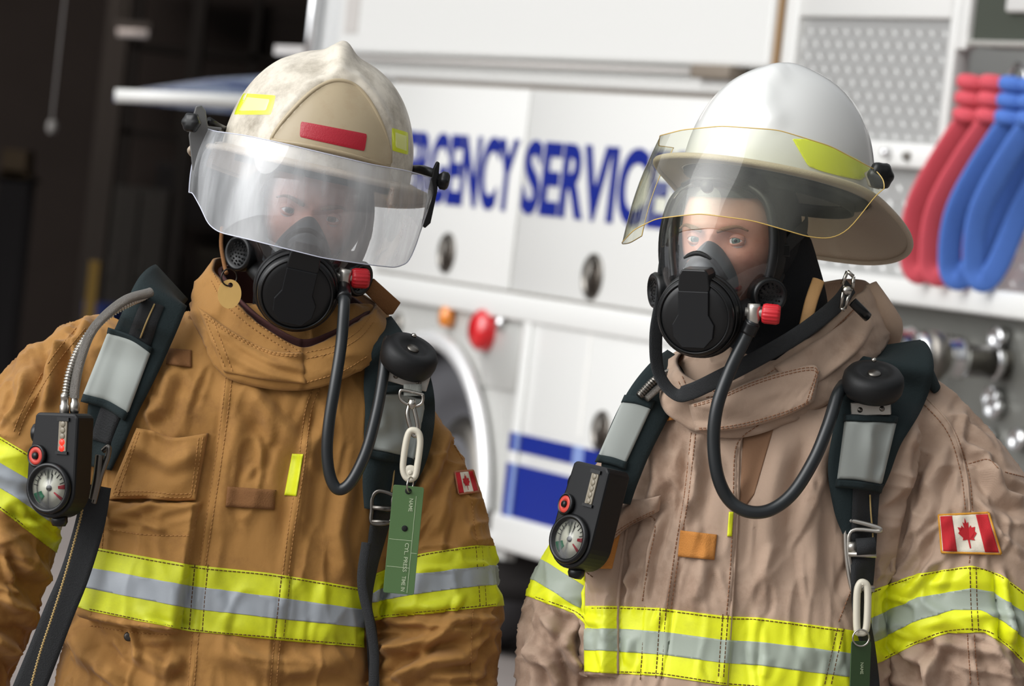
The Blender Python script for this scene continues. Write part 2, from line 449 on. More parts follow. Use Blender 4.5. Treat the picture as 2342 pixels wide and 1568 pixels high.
# ------------------------------------------------------------------ materials of the people
M_tan = mat('tan_cloth', (156, 112, 54), 0.85, crumple=.6, var=0.10, vscale=5, bump=0.35, bscale=160, weave=0, dirt=(112, 74, 32), dscale=7, sheen=0.08)
M_tan_dark = mat('tan_webbing', (122, 82, 44), 0.9, bump=0.6, bscale=500, var=.1)
M_khaki = mat('khaki_cloth', (174, 149, 129), 0.85, crumple=.5, var=0.07, vscale=5, bump=0.3, bscale=160, weave=330, dirt=(132, 104, 84), dscale=6, sheen=0.08)
M_orange_web = mat('orange_webbing', (196, 130, 60), 0.9, bump=0.8, bscale=500, var=.12)
M_lime = mat('lime_tape', (232, 238, 24), 0.55, var=0.05, vscale=20, bump=.15, bscale=300, dirt=(196, 200, 40), dscale=14, damt=(.5, .9))
M_limeL = mat('lime_tape_soiled', (204, 210, 18), 0.6, var=0.08, vscale=20, bump=.15, bscale=300, dirt=(160, 166, 30), dscale=9, damt=(.45, .85))
M_silver = mat('silver_tape', (148, 154, 160), 0.45, var=0.06, vscale=15, bump=.1, bscale=200)
M_silver_green = mat('silver_tape_greenish', (160, 170, 156), 0.45, var=0.06, vscale=15, bump=.1, bscale=200)
M_thread_brown = mat('brown_thread', (96, 62, 30), 0.9)
M_thread_tan = mat('tan_thread', (172, 126, 72), 0.9)
M_thread_or = mat('orange_thread', (148, 106, 78), 0.9)
M_skin = mat('skin', (208, 152, 128), 0.5, var=0.08, vscale=30, bump=.12, bscale=300, dirt=(192, 124, 102), dscale=14)
M_lip = mat('lips', (185, 110, 100), 0.45)
M_brow = mat('brow_hair', (150, 112, 84), 0.9, bump=1, bscale=900)
M_sclera = mat('sclera', (228, 222, 216), 0.15)
M_iris = mat('iris', (96, 116, 106), 0.1, var=.3, vscale=400)
M_irisb = mat('iris_brown', (84, 72, 60), 0.1, var=.3, vscale=400)
M_pupil = mat('pupil', (8, 8, 9), 0.05)
M_hood = mat('black_knit', (18, 20, 24), 0.95, bump=.6, bscale=400)
M_maroon = mat('maroon_lining', (78, 44, 42), 0.9, bump=.3, bscale=300)
M_trouser = mat('trouser_cloth', (150, 108, 60), 0.9, var=.1)
M_boot = mat('boot_rubber', (24, 24, 24), 0.5)
M_flag_red = mat('flag_red', (190, 28, 38), 0.8, bump=.5, bscale=900)
M_flag_white = mat('flag_white', (226, 218, 200), 0.8, bump=.5, bscale=900)
M_flag_edge = mat('flag_border', (214, 150, 46), 0.8, bump=.5, bscale=900)
M_flag_edge2 = mat('flag_border_worn', (170, 110, 80), 0.8, bump=.5, bscale=900)

def creases(seed, areas):
    rs = random.Random(seed); out = []
    for (x0, y0, x1, y1, n, ang, spread, L_, a) in areas:
        for _ in range(n):
            x, y = rs.uniform(x0, x1), rs.uniform(y0, y1); t = math.radians(ang + rs.uniform(-spread, spread)); k = rs.uniform(-.5, .5); l = L_ * rs.uniform(.5, 1.3)
            pts = [(x + math.cos(t + k * (s_ - .5)) * l * (s_ - .5), y + math.sin(t + k * (s_ - .5)) * l * (s_ - .5) + k * 18 * math.sin(pi * s_)) for s_ in (0, .25, .5, .75, 1)]
            out.append((pts, rs.uniform(6, 13), a * rs.uniform(.5, 1.2) * rs.choice((1, 1, -.6))))
    return out
def shape_jacket(geo, folds, steps, seed, sleeve_split, amp=1.5):
    v, f = geo; v = v.copy(); nm = vnormals(v, f); px, py = proj(v); front = np.clip(-(nm @ FW) * 1.6 + 0.15, 0, 1)
    d = np.zeros(len(v))
    for poly, w, a in folds:
        a = a * 2.0
        dist, t, side = polydist(px, py, poly); e = np.clip(np.minimum(t, 1 - t) * 5 + 0.12, 0, 1)
        d += a * e * np.exp(-(dist / w) ** 2) * front
        d -= 0.45 * a * e * np.exp(-((dist - 1.7 * w) / (0.8 * w)) ** 2) * front
    for poly, a, soft in steps: d += a * inpoly(px, py, poly, soft) * front
    wp = v + 0.02 * np.stack([vnoise(v, 9, seed + 1), vnoise(v, 9, seed + 2), vnoise(v, 9, seed + 3)], 1)
    torso = ((px > sleeve_split[0]) & (px < sleeve_split[1])).astype(float)
    n1 = vnoise(wp * np.array([1.0, 1.0, 0.28]), 34, seed + 4); n2 = vnoise(wp, 22, seed + 5); n3 = vnoise(wp * np.array([0.45, 1.0, 1.0]), 34, seed + 6)
    rg = lambda n: (1 - np.minimum(1, np.abs(n) * 4.5)) ** 1.7
    d += amp * torso * (0.004 * n1 + 0.0028 * rg(n1)) + amp * (1 - torso) * (0.006 * n3 + 0.0045 * rg(n3)) + amp * 0.004 * n2
    return v + nm * d[:, None], f

def between(B, xs, top, bot, off, region=None):
    ft, fb = curve_y(top), curve_y(bot)
    return cutpart(B.geo, [B.py - ft(B.px), fb(B.px) - B.py, B.px - xs[0], xs[1] - B.px], off)

def tape(B, xs, T1, T2, T3, T4, parent, silver, name='reflective_stripe', off=0.0016):
    s = mk(name, between(B, xs, T1, T4, off), M_limeL if silver is M_silver else M_lime, parent, solid=0.002, label='lime yellow tape')
    g = between(B, xs, T2, T3, off + 0.0006)
    mk('silver_band', g, silver, parent, solid=0.001, label='silver grey centre of the tape')
    return s

def hemmed(name, geo, rows, m, parent, thread, edges='lrtb', inset=.05, double=True, **k):
    o = mk(name, geo, m, parent, **k); Bq = Body(geo)
    T, B_ = [np.array(r, float) for r in rows]; T = crom(T, 24); B_ = crom(B_, 24); ls = []
    def ln(e, q):
        if e in 'lr': u = q if e == 'l' else 1 - q; i = int(round(u * 23)); return [tuple(T[i] * (1 - t) + B_[i] * t) for t in np.linspace(.05, .95, 6)]
        t = q if e == 't' else 1 - q; return [tuple(T[i] * (1 - t) + B_[i] * t) for i in range(1, 23, 3)]
    for e in edges:
        ls.append(ln(e, inset))
        if double: ls.append(ln(e, inset * 2.1))
    mk('stitching', stitches(Bq, ls, off=.0004), thread, o)['kind'] = 'stuff'
    return o
def flagpatch(B, quad, parent, edge):
    Q = [np.array(q, float) for q in quad]
    def at(u, t): return (Q[0] * (1 - u) + Q[1] * u) * (1 - t) + (Q[3] * (1 - u) + Q[2] * u) * t
    def sub(u0, u1, t0, t1, off, nu=16, nv=16): return patch(B, [at(u0, t0), at(u1, t0), at(u1, t1), at(u0, t1)], off, .002, nu, nv)
    bg0 = patch(B, [tuple(q) for q in Q], .0075, .006, 24, 20, smooth=6)
    base = mk('flag_patch', bg0, M_flag_white, parent, label='small red and white maple leaf flag patch')
    B = Body(bg0)
    mk('red_bar', sub(0.04, 0.27, 0.05, 0.95, .0010), M_flag_red, base)
    mk('red_bar', sub(0.73, 0.96, 0.05, 0.95, .0010), M_flag_red, base)
    gs = []
    for e in (((0, 0), (1, 0)), ((1, 0), (1, 1)), ((1, 1), (0, 1)), ((0, 1), (0, 0))):
        pts = []
        for k in range(14):
            s = k / 13; u = e[0][0] * (1 - s) + e[1][0] * s; t = e[0][1] * (1 - s) + e[1][1] * s
            p = at(min(.985, max(.015, u)), min(.98, max(.02, t))); h = B.hit(*p)
            if h is not None: pts.append(h - FW * .0003)
        gs.append(sweep(np.array(pts), 0.0017, 8))
    mk('border', join(*gs), edge, base)
    leaf = [(0, -.95), (.1, -.62), (.26, -.7), (.2, -.32), (.42, -.5), (.48, -.36), (.8, -.4), (.68, -.14), (.82, -.02), (.46, .26), (.52, .42), (.08, .36), (.05, .9), (-.05, .9), (-.08, .36), (-.52, .42), (-.46, .26), (-.82, -.02), (-.68, -.14), (-.8, -.4), (-.48, -.36), (-.42, -.5), (-.2, -.32), (-.26, -.7), (-.1, -.62)]
    P = []
    for x, z in leaf:
        p = at(.5 + x * .2, .5 + z * .4); h = B.hit(*p)
        if h is None: h = B.hit(*at(.5, .5))
        P.append(h - FW * .0010)
    n = len(P); V = P + [p + FW * .002 for p in P]
    mk('leaf_emblem', (np.array(V), [tuple(range(n)), tuple(range(2 * n - 1, n - 1, -1))] + [(i, (i + 1) % n, n + (i + 1) % n, n + i) for i in range(n)]), M_flag_red, base, smooth=False)
    return base

def ringcollar(top, bot, n=120, m=16, bulge=0.01, wob=0.004, seed=1, center=None):
    T = crom([W(*p) for p in top], n, True); B_ = crom([W(*p) for p in bot], n, True)
    c = center if center is not None else (T.mean(0) + B_.mean(0)) / 2
    P = np.zeros((n + 1, m, 3))
    for i in range(n + 1):
        for j in range(m):
            t = j / (m - 1); p = T[i % n] * (1 - t) + B_[i % n] * t; o = p - c; o[2] = 0; o /= np.linalg.norm(o) + 1e-9
            P[i, j] = p + o * bulge * math.sin(pi * t)
    q = P.reshape(-1, 3); w = vnoise(q * np.array([1, 1, 2.2]), 26, seed) * wob * 2 + wob * (1 - np.minimum(1, np.abs(vnoise(q * np.array([.5, .5, 2]), 30, seed + 5)) * 6))
    d = q - c; d[:, 2] = 0; d /= np.linalg.norm(d, axis=1)[:, None] + 1e-9; q = q + d * w[:, None]
    P = q.reshape(n + 1, m, 3); P[n] = P[0]
    d = P - c; d[..., 2] = 0; d /= np.linalg.norm(d, axis=2)[..., None] + 1e-9
    return solidgrid(P, P - d * 0.006)

class Frame:
    """local axes: x to the viewer's right, y back, z up"""
    def __init__(s, px, py, y, tilt, yaw, pitch=0):
        t = math.radians(tilt)
        X = math.cos(t) * RT - math.sin(t) * UP; Z = math.sin(t) * RT + math.cos(t) * UP
        Bm = np.stack([X, FW, Z], 1); s.R = Bm @ rot('z', math.radians(yaw)) @ rot('x', math.radians(pitch)); s.o = W(px, py, y)
    def g(s, geo): return xf(geo, s.R, s.o)
    def p(s, x, y, z): return s.o + s.R @ np.array([x, y, z], float)
    def P(s, A): return np.asarray(A, float) @ s.R.T + s.o
    def loc(s, px, py, yl):
        """local point seen at the pixel at local depth yl"""
        r = ray(px, py); ro = s.R.T @ (CAM - s.o); rd = s.R.T @ r; t = (yl - ro[1]) / rd[1]; return ro + rd * t
    def mat4(s):
        m = Matrix.Identity(4)
        for i in range(3):
            for j in range(3): m[i][j] = s.R[i, j]
            m[i][3] = s.o[i]
        return m

def head_local(inflate=0.0):
    n, m = 120, 100; V = []
    for i in range(m + 1):
        ph = -pi / 2 + pi * i / m
        for j in range(n):
            th = 2 * pi * j / n; cx, sy, cz = math.cos(ph) * math.cos(th), math.cos(ph) * math.sin(th), math.sin(ph)
            z = 0.012 + cz * (0.112 if cz > 0 else 0.122); x = cx * 0.077; y = 0.012 + sy * (0.098 if sy < 0 else 0.108)
            k = sst(np.array((-z - 0.01) / 0.11)); x *= 1 - 0.33 * k
            if sy > 0: y *= 1 - 0.45 * k
            if sy < 0:
                w = min(1, -sy * 2); ax = abs(x); G = lambda c, s, q, r: math.exp(-((ax - c) / s) ** 2 - ((z - q) / r) ** 2)
                dy = -0.006 * G(0.026, .022, .020, .009) - 0.003 * G(0, .02, .02, .012) + 0.0075 * G(.031, .017, -.001, .011) - .005 * G(.048, .018, -.026, .014) + .004 * G(.05, .014, -.06, .02)
                nz = max(0, min(1, (0.012 - z) / 0.055)); 
                if z < 0.012 and z > -0.052: dy -= (0.006 + 0.02 * nz ** 1.3) * math.exp(-(ax / (.008 + .007 * nz)) ** 2)
                dy -= .006 * G(0, .024, -.073, .008) + .007 * G(0, .018, -.103, .013)
                y += dy * w
            V.append((x, y, z))
    Fc = [(i * n + j, i * n + (j + 1) % n, (i + 1) * n + (j + 1) % n, (i + 1) * n + j) for i in range(m) for j in range(n)]
    v = np.array(V)
    if inflate: c = np.array([0, .012, .0]); d = v - c; v = v + d / (np.linalg.norm(d, axis=1)[:, None] + 1e-9) * inflate
    return v, Fc

def make_eyes(fr, parent, iris, gaze=(0, 0)):
    for sx in (-1, 1):
        c = np.array([sx * 0.031, -0.0655, -0.001]); g = np.array([gaze[0], -1.0, gaze[1]]); g /= np.linalg.norm(g)
        r = 0.0122; R = frame_to(g)
        prof = [(0.0001, r)] + [(r * math.sin(a), r * math.cos(a)) for a in np.linspace(.05, pi - .05, 20)] + [(.0001, -r)]
        e = mk('eye', fr.g(xf(lathe(prof, 28), R, c)), M_sclera, parent)
        mk('iris', fr.g(xf(lathe([(0.0001, r + .0006)] + [(r * math.sin(a), (r + .0005) * math.cos(a)) for a in np.linspace(.02, .53, 6)], 28), R, c)), iris, e)
        mk('pupil', fr.g(xf(lathe([(0.0001, r + .0009)] + [(r * math.sin(a), (r + .0008) * math.cos(a)) for a in np.linspace(.02, .19, 4)], 24), R, c)), M_pupil, e)
        for up in (1, -1):
            P = np.zeros((26, 12, 3))
            for i in range(26):
                a = math.radians(-78 + 156 * i / 25); ao = a * sx
                op = max(0, math.cos(min(1, abs(a) / math.radians(60)) * pi / 2)) ** .8
                e0 = math.radians(21 if up > 0 else -17) * op + math.radians(-2 + 3 * math.sin(ao))
                for j in range(12):
                    t = j / 11; el = e0 * (1 - t) + math.radians((70 if up > 0 else -55)) * t; rr = (0.0135 if up > 0 else .01315) + (.0006 if up > 0 else .0001) * math.exp(-((t - .4) / .12) ** 2) - .0026 * t * t
                    P[i, j] = c + rr * np.array([math.cos(el) * math.sin(a), -math.cos(el) * math.cos(a), math.sin(el)])
            Q = c + (P - c) * 0.9
            mk('eyelid', fr.g(solidgrid(P, Q)), M_skin, parent)
        b = crom([(sx * .012, -.094, .0105), (sx * .025, -.0935, .0155), (sx * .040, -.0865, .0185), (sx * .052, -.077, .0135)], 20)
        mk('eyebrow', fr.g(sweep(b, np.interp(np.linspace(0, 1, 20), [0, .3, 1], [.0022, .0034, .0012]), 10, flat=1.0)), M_brow, parent)

# ================================================================== left firefighter
HL = Frame(705, 482, 6.485, 12, 6, 4)
pL = thing('person', 'firefighter in tan coat, tilted head, breathing mask under a scuffed cream helmet', 'person', tuple(W(560, 1500, 6.5) * np.array([1, 1, 0])), 0)
YL = 6.5
torsoL = loft([(470, 850, 700, YL, .07), (345, 885, 745, YL, .095), (250, 925, 800, YL, .115), (200, 960, 870, YL, .13), (195, 970, 950, YL, .138), (205, 945, 1100, YL, .142, 2.5), (200, 905, 1250, YL, .145, 2.6), (170, 880, 1400, YL, .15, 2.6), (135, 862, 1568, YL, .155, 2.6), (95, 860, 1850, YL, .16, 2.5)])
armLa = limb([(225, 865, YL, 142), (125, 945, YL, 146), (50, 1055, YL - .01, 134), (8, 1160, YL - .02, 136), (-15, 1265, YL - .02, 135), (-45, 1390, YL - .03, 122), (-75, 1480, YL - .035, 118), (-110, 1600, YL - .04, 110), (-130, 1800, YL - .04, 95)], dep=1.05)
armLb = limb([(868, 925, YL, 92), (922, 1030, YL, 106), (958, 1130, YL - .005, 120), (990, 1240, YL - .01, 132), (1000, 1360, YL - .01, 141), (1000, 1460, YL - .015, 141), (985, 1568, YL - .02, 136), (950, 1750, YL - .02, 118), (930, 1850, YL - .02, 105)], dep=.95)
foldsL = [([(560, 880), (640, 980), (720, 1040)], 22, .006), ([(740, 950), (690, 1100), (680, 1240)], 20, .005), ([(800, 1080), (770, 1220), (790, 1330)], 18, .005), ([(560, 930), (520, 1060), (500, 1200)], 20, .004),
          ([(400, 840), (370, 930), (330, 960)], 16, .005), ([(300, 1010), (390, 1060), (460, 1030)], 18, .004), ([(480, 1480), (640, 1530), (800, 1510)], 24, .006), ([(170, 1420), (200, 1500), (290, 1560)], 22, .008), ([(290, 1490), (380, 1530), (420, 1500)], 16, .006),
          ([(150, 770), (120, 850), (100, 960)], 14, .007), ([(210, 720), (170, 800), (160, 900)], 12, .006), ([(60, 830), (50, 920), (20, 990)], 16, .005), ([(250, 1130), (290, 1180), (380, 1140)], 12, .006),
          ([(-20, 1200), (60, 1280), (110, 1330)], 22, .010), ([(0, 1350), (50, 1390), (75, 1440)], 20, .009), ([(-30, 1450), (20, 1480), (40, 1530)], 16, .01),
          ([(1020, 960), (1000, 1060), (960, 1140)], 16, .006), ([(960, 940), (950, 1040), (900, 1130)], 14, .006), ([(1040, 1080), (1010, 1160), (990, 1230)], 16, .005),
          ([(870, 1480), (960, 1470), (1070, 1420)], 18, .009), ([(900, 1560), (980, 1510), (1090, 1500)], 16, .009), ([(880, 1420), (980, 1430), (1090, 1400)], 10, .005), ([(860, 1550), (900, 1600), (1000, 1640)], 16, .01)]
stepsL = [([(520, 845), (738, 868), (712, 960), (690, 1150), (660, 1350), (636, 1600), (600, 1900), (400, 1900), (430, 1568), (470, 1200)], .0035, 3),
          ([(240, 1150), (455, 1150), (432, 1300), (406, 1444), (300, 1432), (207, 1415)], .028, 3), ([(230, 1405), (400, 1440), (385, 1475), (300, 1478), (235, 1440)], .006, 8)]
seamsL = [[(525, 850), (507, 1000), (477, 1200), (459, 1320), (447, 1450), (437, 1568)], [(728, 880), (705, 940), (687, 1080), (665, 1220), (649, 1350), (633, 1480), (625, 1568)], [(187, 746), (117, 834), (56, 942), (35, 995)], [(1030, 1000), (1058, 1050), (1080, 1090), (1090, 1200), (1100, 1250)], [(1100, 1390), (1092, 1480), (1085, 1568)]]
foldsL += [(l, 7, .0011) for l in seamsL]
foldsL += creases(5, [(320, 850, 480, 980, 7, 80, 30, 110, .0022), (520, 880, 830, 1250, 16, 80, 40, 130, .0018), (440, 1480, 830, 1568, 8, 20, 40, 120, .0022), (150, 1440, 420, 1568, 9, 40, 40, 110, .003), (880, 1400, 1130, 1568, 16, -25, 35, 150, .0035), (950, 950, 1100, 1250, 10, 100, 30, 120, .0028), (0, 780, 180, 980, 10, 100, 30, 130, .0028), (0, 1180, 110, 1500, 14, 40, 35, 130, .0035), (250, 1160, 440, 1250, 6, 20, 40, 90, .003), (210, 1260, 820, 1450, 12, 85, 20, 100, .0014)])
geoL = shape_jacket(unite([torsoL, armLa, armLb], 0.0032, 4), foldsL, stepsL, 11, (165, 850))
BL = Body(geoL)
jL = mk('jacket', geoL, M_tan, pL)
S1 = [(100, 1225), (205, 1249), (430, 1290), (620, 1310), (830, 1345), (900, 1352)]; S2 = [(100, 1272), (205, 1297), (430, 1338), (620, 1363), (830, 1393), (900, 1400)]
S3 = [(100, 1320), (205, 1345), (430, 1390), (620, 1412), (830, 1434), (900, 1440)]; S4 = [(100, 1360), (205, 1397), (430, 1442), (620, 1461), (830, 1480), (900, 1486)]
tape(BL, (150, 832), S1, S2, S3, S4, jL, M_silver)
A1 = [(-300, 850), (0, 998), (70, 1040), (145, 1090)]; A2 = [(-300, 900), (0, 1057), (72, 1102), (145, 1150)]; A3 = [(-300, 960), (0, 1115), (77, 1164), (148, 1220)]; A4 = [(-300, 1000), (0, 1164), (70, 1217), (134, 1268), (150, 1280)]
tape(BL, (-400, 149), A1, A2, A3, A4, jL, M_silver)
B1 = [(840, 1320), (866, 1308), (954, 1267), (1087, 1246), (1123, 1247), (1200, 1255)]; B2 = [(840, 1362), (866, 1347), (949, 1311), (1093, 1295), (1128, 1292), (1200, 1298)]
B3 = [(840, 1378), (866, 1374), (960, 1356), (1098, 1339), (1134, 1337), (1200, 1342)]; B4 = [(840, 1420), (890, 1411), (1098, 1390), (1145, 1384), (1200, 1388)]
tape(BL, (846, 1300), B1, B2, B3, B4, jL, M_silver)
colL = ringcollar([(692, 794, 6.362), (610, 752, 6.375), (548, 700, 6.395), (500, 640, 6.44), (482, 600, 6.50), (520, 590, 6.58), (640, 610, 6.64), (780, 650, 6.62), (858, 690, 6.54), (862, 705, 6.46), (820, 735, 6.40), (760, 770, 6.375)],
                  [(690, 892, 6.352), (590, 885, 6.356), (510, 855, 6.365), (468, 780, 6.39), (440, 715, 6.46), (470, 690, 6.58), (640, 700, 6.66), (800, 730, 6.64), (885, 775, 6.56), (890, 790, 6.46), (860, 820, 6.40), (790, 865, 6.36)], seed=3)
cL = mk('collar', colL, M_tan, jL)
BC = Body(colL)
# left lapel edge of the collar and the second layer
rw_ = [[(450, 700), (540, 762), (620, 800), (692, 806)], [(512, 850), (570, 862), (640, 872), (700, 878)]]
hemmed('collar_flap', patch(BC, rw_, .007, .005, 40, 26, bump=lambda u, t: .0035 * math.sin(u * 9 + t * 3) + .002 * math.sin(t * 14 - u * 6)), rw_, M_tan, jL, M_thread_tan, 'lt', .06)
mk('collar_stitching', stitches(BC, [[(488, 625), (520, 680), (575, 730), (640, 774), (690, 806)], [(482, 640), (512, 692), (570, 744), (640, 790), (690, 820)], [(700, 806), (760, 792), (815, 760), (848, 722)], [(700, 820), (765, 804), (822, 772), (854, 735)], [(700, 875), (780, 850), (840, 815)]], off=.0006), M_thread_tan, jL)['kind'] = 'stuff'
mk('collar_lining', ringcollar([(690, 775, 6.378), (610, 735, 6.39), (552, 688, 6.41), (512, 640, 6.45), (500, 615, 6.51), (540, 605, 6.575), (640, 620, 6.62), (770, 660, 6.60), (840, 700, 6.535), (845, 712, 6.465), (805, 735, 6.415), (755, 760, 6.39)],
                [(690, 850, 6.40), (600, 830, 6.42), (540, 780, 6.45), (500, 740, 6.5), (500, 720, 6.54), (540, 700, 6.60), (640, 700, 6.62), (770, 740, 6.60), (840, 780, 6.55), (845, 790, 6.5), (805, 820, 6.44), (755, 840, 6.41)], seed=9, bulge=0, wob=.001), M_maroon, jL)
mk('collar_tab', prism([(-.026, -.009), (.024, -.014), (.03, -.008), (.028, .012), (-.026, .014)], .006, Frame(872, 680, 6.46, 40, 20).R, W(872, 680, 6.45)), M_tan_dark, jL, bevel=.0015)
tabs = [([(383, 795), (438, 800), (438, 840), (380, 832)], M_tan_dark), ([(520, 1112), (632, 1120), (628, 1165), (516, 1158)], M_tan_dark)]
for q, m_ in tabs:
    mk('webbing_tab', patch(BL, q, .005, .004, 18, 10, bump=lambda u, t: .003 * math.sin(pi * u)), m_, jL)
rw_ = [[(312, 978), (350, 985), (400, 1000), (476, 990)], [(243, 1142), (330, 1140), (400, 1145), (448, 1143)]]
hemmed('pocket_flap', patch(BL, rw_, .010, .006, 40, 34, bump=lambda u, t: .006 * math.sin(3 * pi * u + .6) * (1 - t) + .005 * t + .003 * math.sin(5 * t + 7 * u)), rw_, M_tan, jL, M_thread_tan, 'lrb', .05)
mk('snap_button', lathe([(0.001, .003), (.004, .0035), (.0065, .002), (.007, -.002)], 20, axis=-FW, at=BL.hit(294, 1455)), mat('snap_metal', (70, 66, 62), .4, .8), jL)
mk('yellow_tag', patch(BL, [(668, 1037), (694, 1038), (678, 1134), (650, 1132)], .003, .002, 10, 20), M_limeL, jL, label='short lime yellow tab on the placket')
flagpatch(BL, [(1040, 1078), (1082, 1074), (1097, 1124), (1049, 1130)], jL, M_flag_edge2)
st = []
for dx in (0, 14): st.append([(518 + dx, 850), (500 + dx, 1000), (470 + dx, 1200), (452 + dx, 1320), (440 + dx, 1450), (430 + dx, 1568)])
for dx in (0, 14): st.append([(735 - dx, 880), (712 - dx, 940), (694 - dx, 1080), (672 - dx, 1220), (656 - dx, 1350), (640 - dx, 1480), (632 - dx, 1568)])
st += [[(240, 1165), (228, 1300), (206, 1410)], [(452, 1165), (428, 1300), (404, 1440)], [(250, 1210), (330, 1222), (435, 1225)], [(322, 990), (400, 1005), (470, 998)], [(255, 1128), (340, 1130), (440, 1132)], [(468, 1000), (452, 1070), (440, 1130)],
       [(180, 742), (110, 830), (50, 940), (30, 990)], [(195, 750), (125, 838), (62, 945), (40, 1000)], [(1075, 1090), (1085, 1200), (1095, 1250)], [(1100, 1250), (1108, 1320), (1112, 1390)], [(1082, 1392), (1078, 1480), (1075, 1568)],
       [(205, 1430), (300, 1445), (395, 1452)], [(1030, 1000), (1058, 1050), (1070, 1080)]]
mk('stitching', stitches(BL, st), M_thread_tan, jL)['kind'] = 'stuff'
st = []
for c in (S1, S4): st.append([(x, y + (5 if c is S1 else -5)) for x, y in c if 160 < x < 840])
for c in (A1, A4): st.append([(x, y + (5 if c is A1 else -5)) for x, y in [(-20, c[1][1] - 10)] + c[1:]][:3])
for c in (B1, B4): st.append([(x, y + (5 if c is B1 else -5)) for x, y in c if x < 1150])
for x in (441, 471): st.append([(x + 5, 1290), (x - 2, 1365), (x - 8, 1440)])
for x in (640, 660): st.append([(x + 4, 1316), (x - 4, 1390), (x - 12, 1462)])
for x in (1088, 1102): st.append([(x, 1248), (x + 6, 1320), (x + 10, 1386)])
mk('tape_stitching', stitches(BL, st, off=.0022), M_thread_brown, jL)['kind'] = 'stuff'
hdL = unite([HL.g(head_local()), limb([(705, 560, 6.53, 95), (695, 700, 6.53, 92), (680, 860, 6.52, 110)], m=20), loft([(470, 850, 790, 6.5, .06), (300, 900, 880, 6.5, .09), (300, 860, 1100, 6.5, .10), (290, 820, 1400, 6.5, .10), (240, 800, 1700, 6.5, .11)], m=30)], 0.0034, 2)
mk('body', hdL, M_skin, pL)
make_eyes(HL, pL, M_irisb)
def hood(fr, parent, front=-0.045):
    g = head_local(0.007); v, f = g; h = cutpart(g, [np.maximum(v[:, 1] - front, (v[:, 2] - .060) * 1.0), np.ones(len(v))], 0)
    return mk('hood', fr.g(h), M_hood, parent, solid=.003)
hood(HL, pL)
mk('hood_neck', limb([(700, 600, 6.525, 108), (690, 690, 6.52, 112), (690, 780, 6.52, 112)], m=20), M_hood, pL)
def legs(parent, cx, y, mt, bootm):
    for s in (-1, 1):
        x = cx + s * 150
        g = limb([(x, 1800, y, 170), (x - 20, 2300, y, 140), (x - 60, 2900, y, 120), (x - 110, 3200, y, 115)], n=24, m=24)
        mk('trouser_leg', g, mt, parent)
        p = W(x - 115, 3210, y); r = [(p[0], p[1], .20), (p[0], p[1], .10), (p[0], p[1] - .03, .06), (p[0], p[1] - .12, .045), (p[0], p[1] - .17, .04)]
        mk('boot', sweep(crom(r, 16), np.interp(np.linspace(0, 1, 16), [0, .4, .8, 1], [.065, .06, .05, .03]), 16, normal=(1, 0, 0)), bootm, parent)
legs(pL, 500, YL, M_trouser, M_boot)

# ================================================================== right firefighter
HR = Frame(1682, 548, 6.415, 3, -26, 2)
pR = thing('person', 'firefighter in faded beige coat facing sideways, green eyes behind a clear mask, white helmet', 'person', tuple(W(1680, 1500, 6.45) * np.array([1, 1, 0])), 0)
YR = 6.47
torsoR = loft([(1570, 1950, 800, YR, .06), (1510, 2030, 860, YR, .09), (1452, 2115, 930, YR, .118), (1422, 2125, 1010, YR, .132), (1400, 2080, 1120, YR, .14), (1362, 2050, 1250, YR, .146, 2.5), (1346, 2030, 1400, YR, .152, 2.7), (1332, 2030, 1568, YR, .158, 2.7), (1320, 2030, 1850, YR, .16, 2.5)])
armRa = limb([(1490, 1015, YR + .04, 58), (1442, 1095, YR + .03, 82), (1402, 1185, YR + .02, 94), (1360, 1275, YR + .01, 96), (1325, 1370, YR, 110), (1305, 1450, YR, 112), (1295, 1560, YR, 112), (1290, 1700, YR, 105), (1285, 1850, YR, 92)], dep=1.0)
armRb = limb([(2095, 985, YR, 118), (2160, 1098, YR - .01, 152), (2190, 1190, YR - .02, 182), (2200, 1310, YR - .025, 202), (2215, 1430, YR - .03, 205), (2225, 1540, YR - .03, 196), (2225, 1700, YR - .03, 175), (2210, 1850, YR - .03, 150)], dep=.72)
foldsR = [([(1570, 980), (1600, 1080), (1570, 1200)], 16, .006), ([(1500, 1000), (1510, 1100), (1490, 1160)], 16, .006), ([(1640, 960), (1600, 1010), (1590, 1100)], 16, .005), ([(1800, 1000), (1760, 1150), (1750, 1350)], 26, .005),
          ([(1880, 1000), (1850, 1180), (1860, 1360)], 22, .005), ([(1620, 1250), (1600, 1330), (1590, 1380)], 16, .004), ([(1440, 1150), (1400, 1250), (1390, 1360)], 14, .010), ([(1520, 1160), (1490, 1270), (1470, 1380)], 10, .006),
          ([(2080, 920), (2060, 1050), (2030, 1200), (2010, 1330)], 26, .008), ([(2180, 1000), (2120, 1120), (2080, 1250)], 20, .006), ([(2240, 1060), (2290, 1130), (2342, 1150)], 14, .009), ([(2190, 1010), (2250, 1050), (2280, 1120)], 12, .006),
          ([(2060, 1480), (2130, 1520), (2160, 1600)], 18, .010), ([(2160, 1460), (2130, 1530), (2120, 1600)], 14, .008), ([(2250, 1460), (2300, 1520), (2330, 1600)], 18, .007), ([(2290, 1300), (2300, 1380), (2310, 1470)], 10, .008),
          ([(1230, 1400), (1290, 1450), (1330, 1540)], 14, .007), ([(1215, 1480), (1260, 1520), (1290, 1580)], 14, .008), ([(1330, 1410), (1290, 1480), (1330, 1540)], 12, .006), ([(1930, 1380), (1960, 1300), (2000, 1250)], 14, .005)]
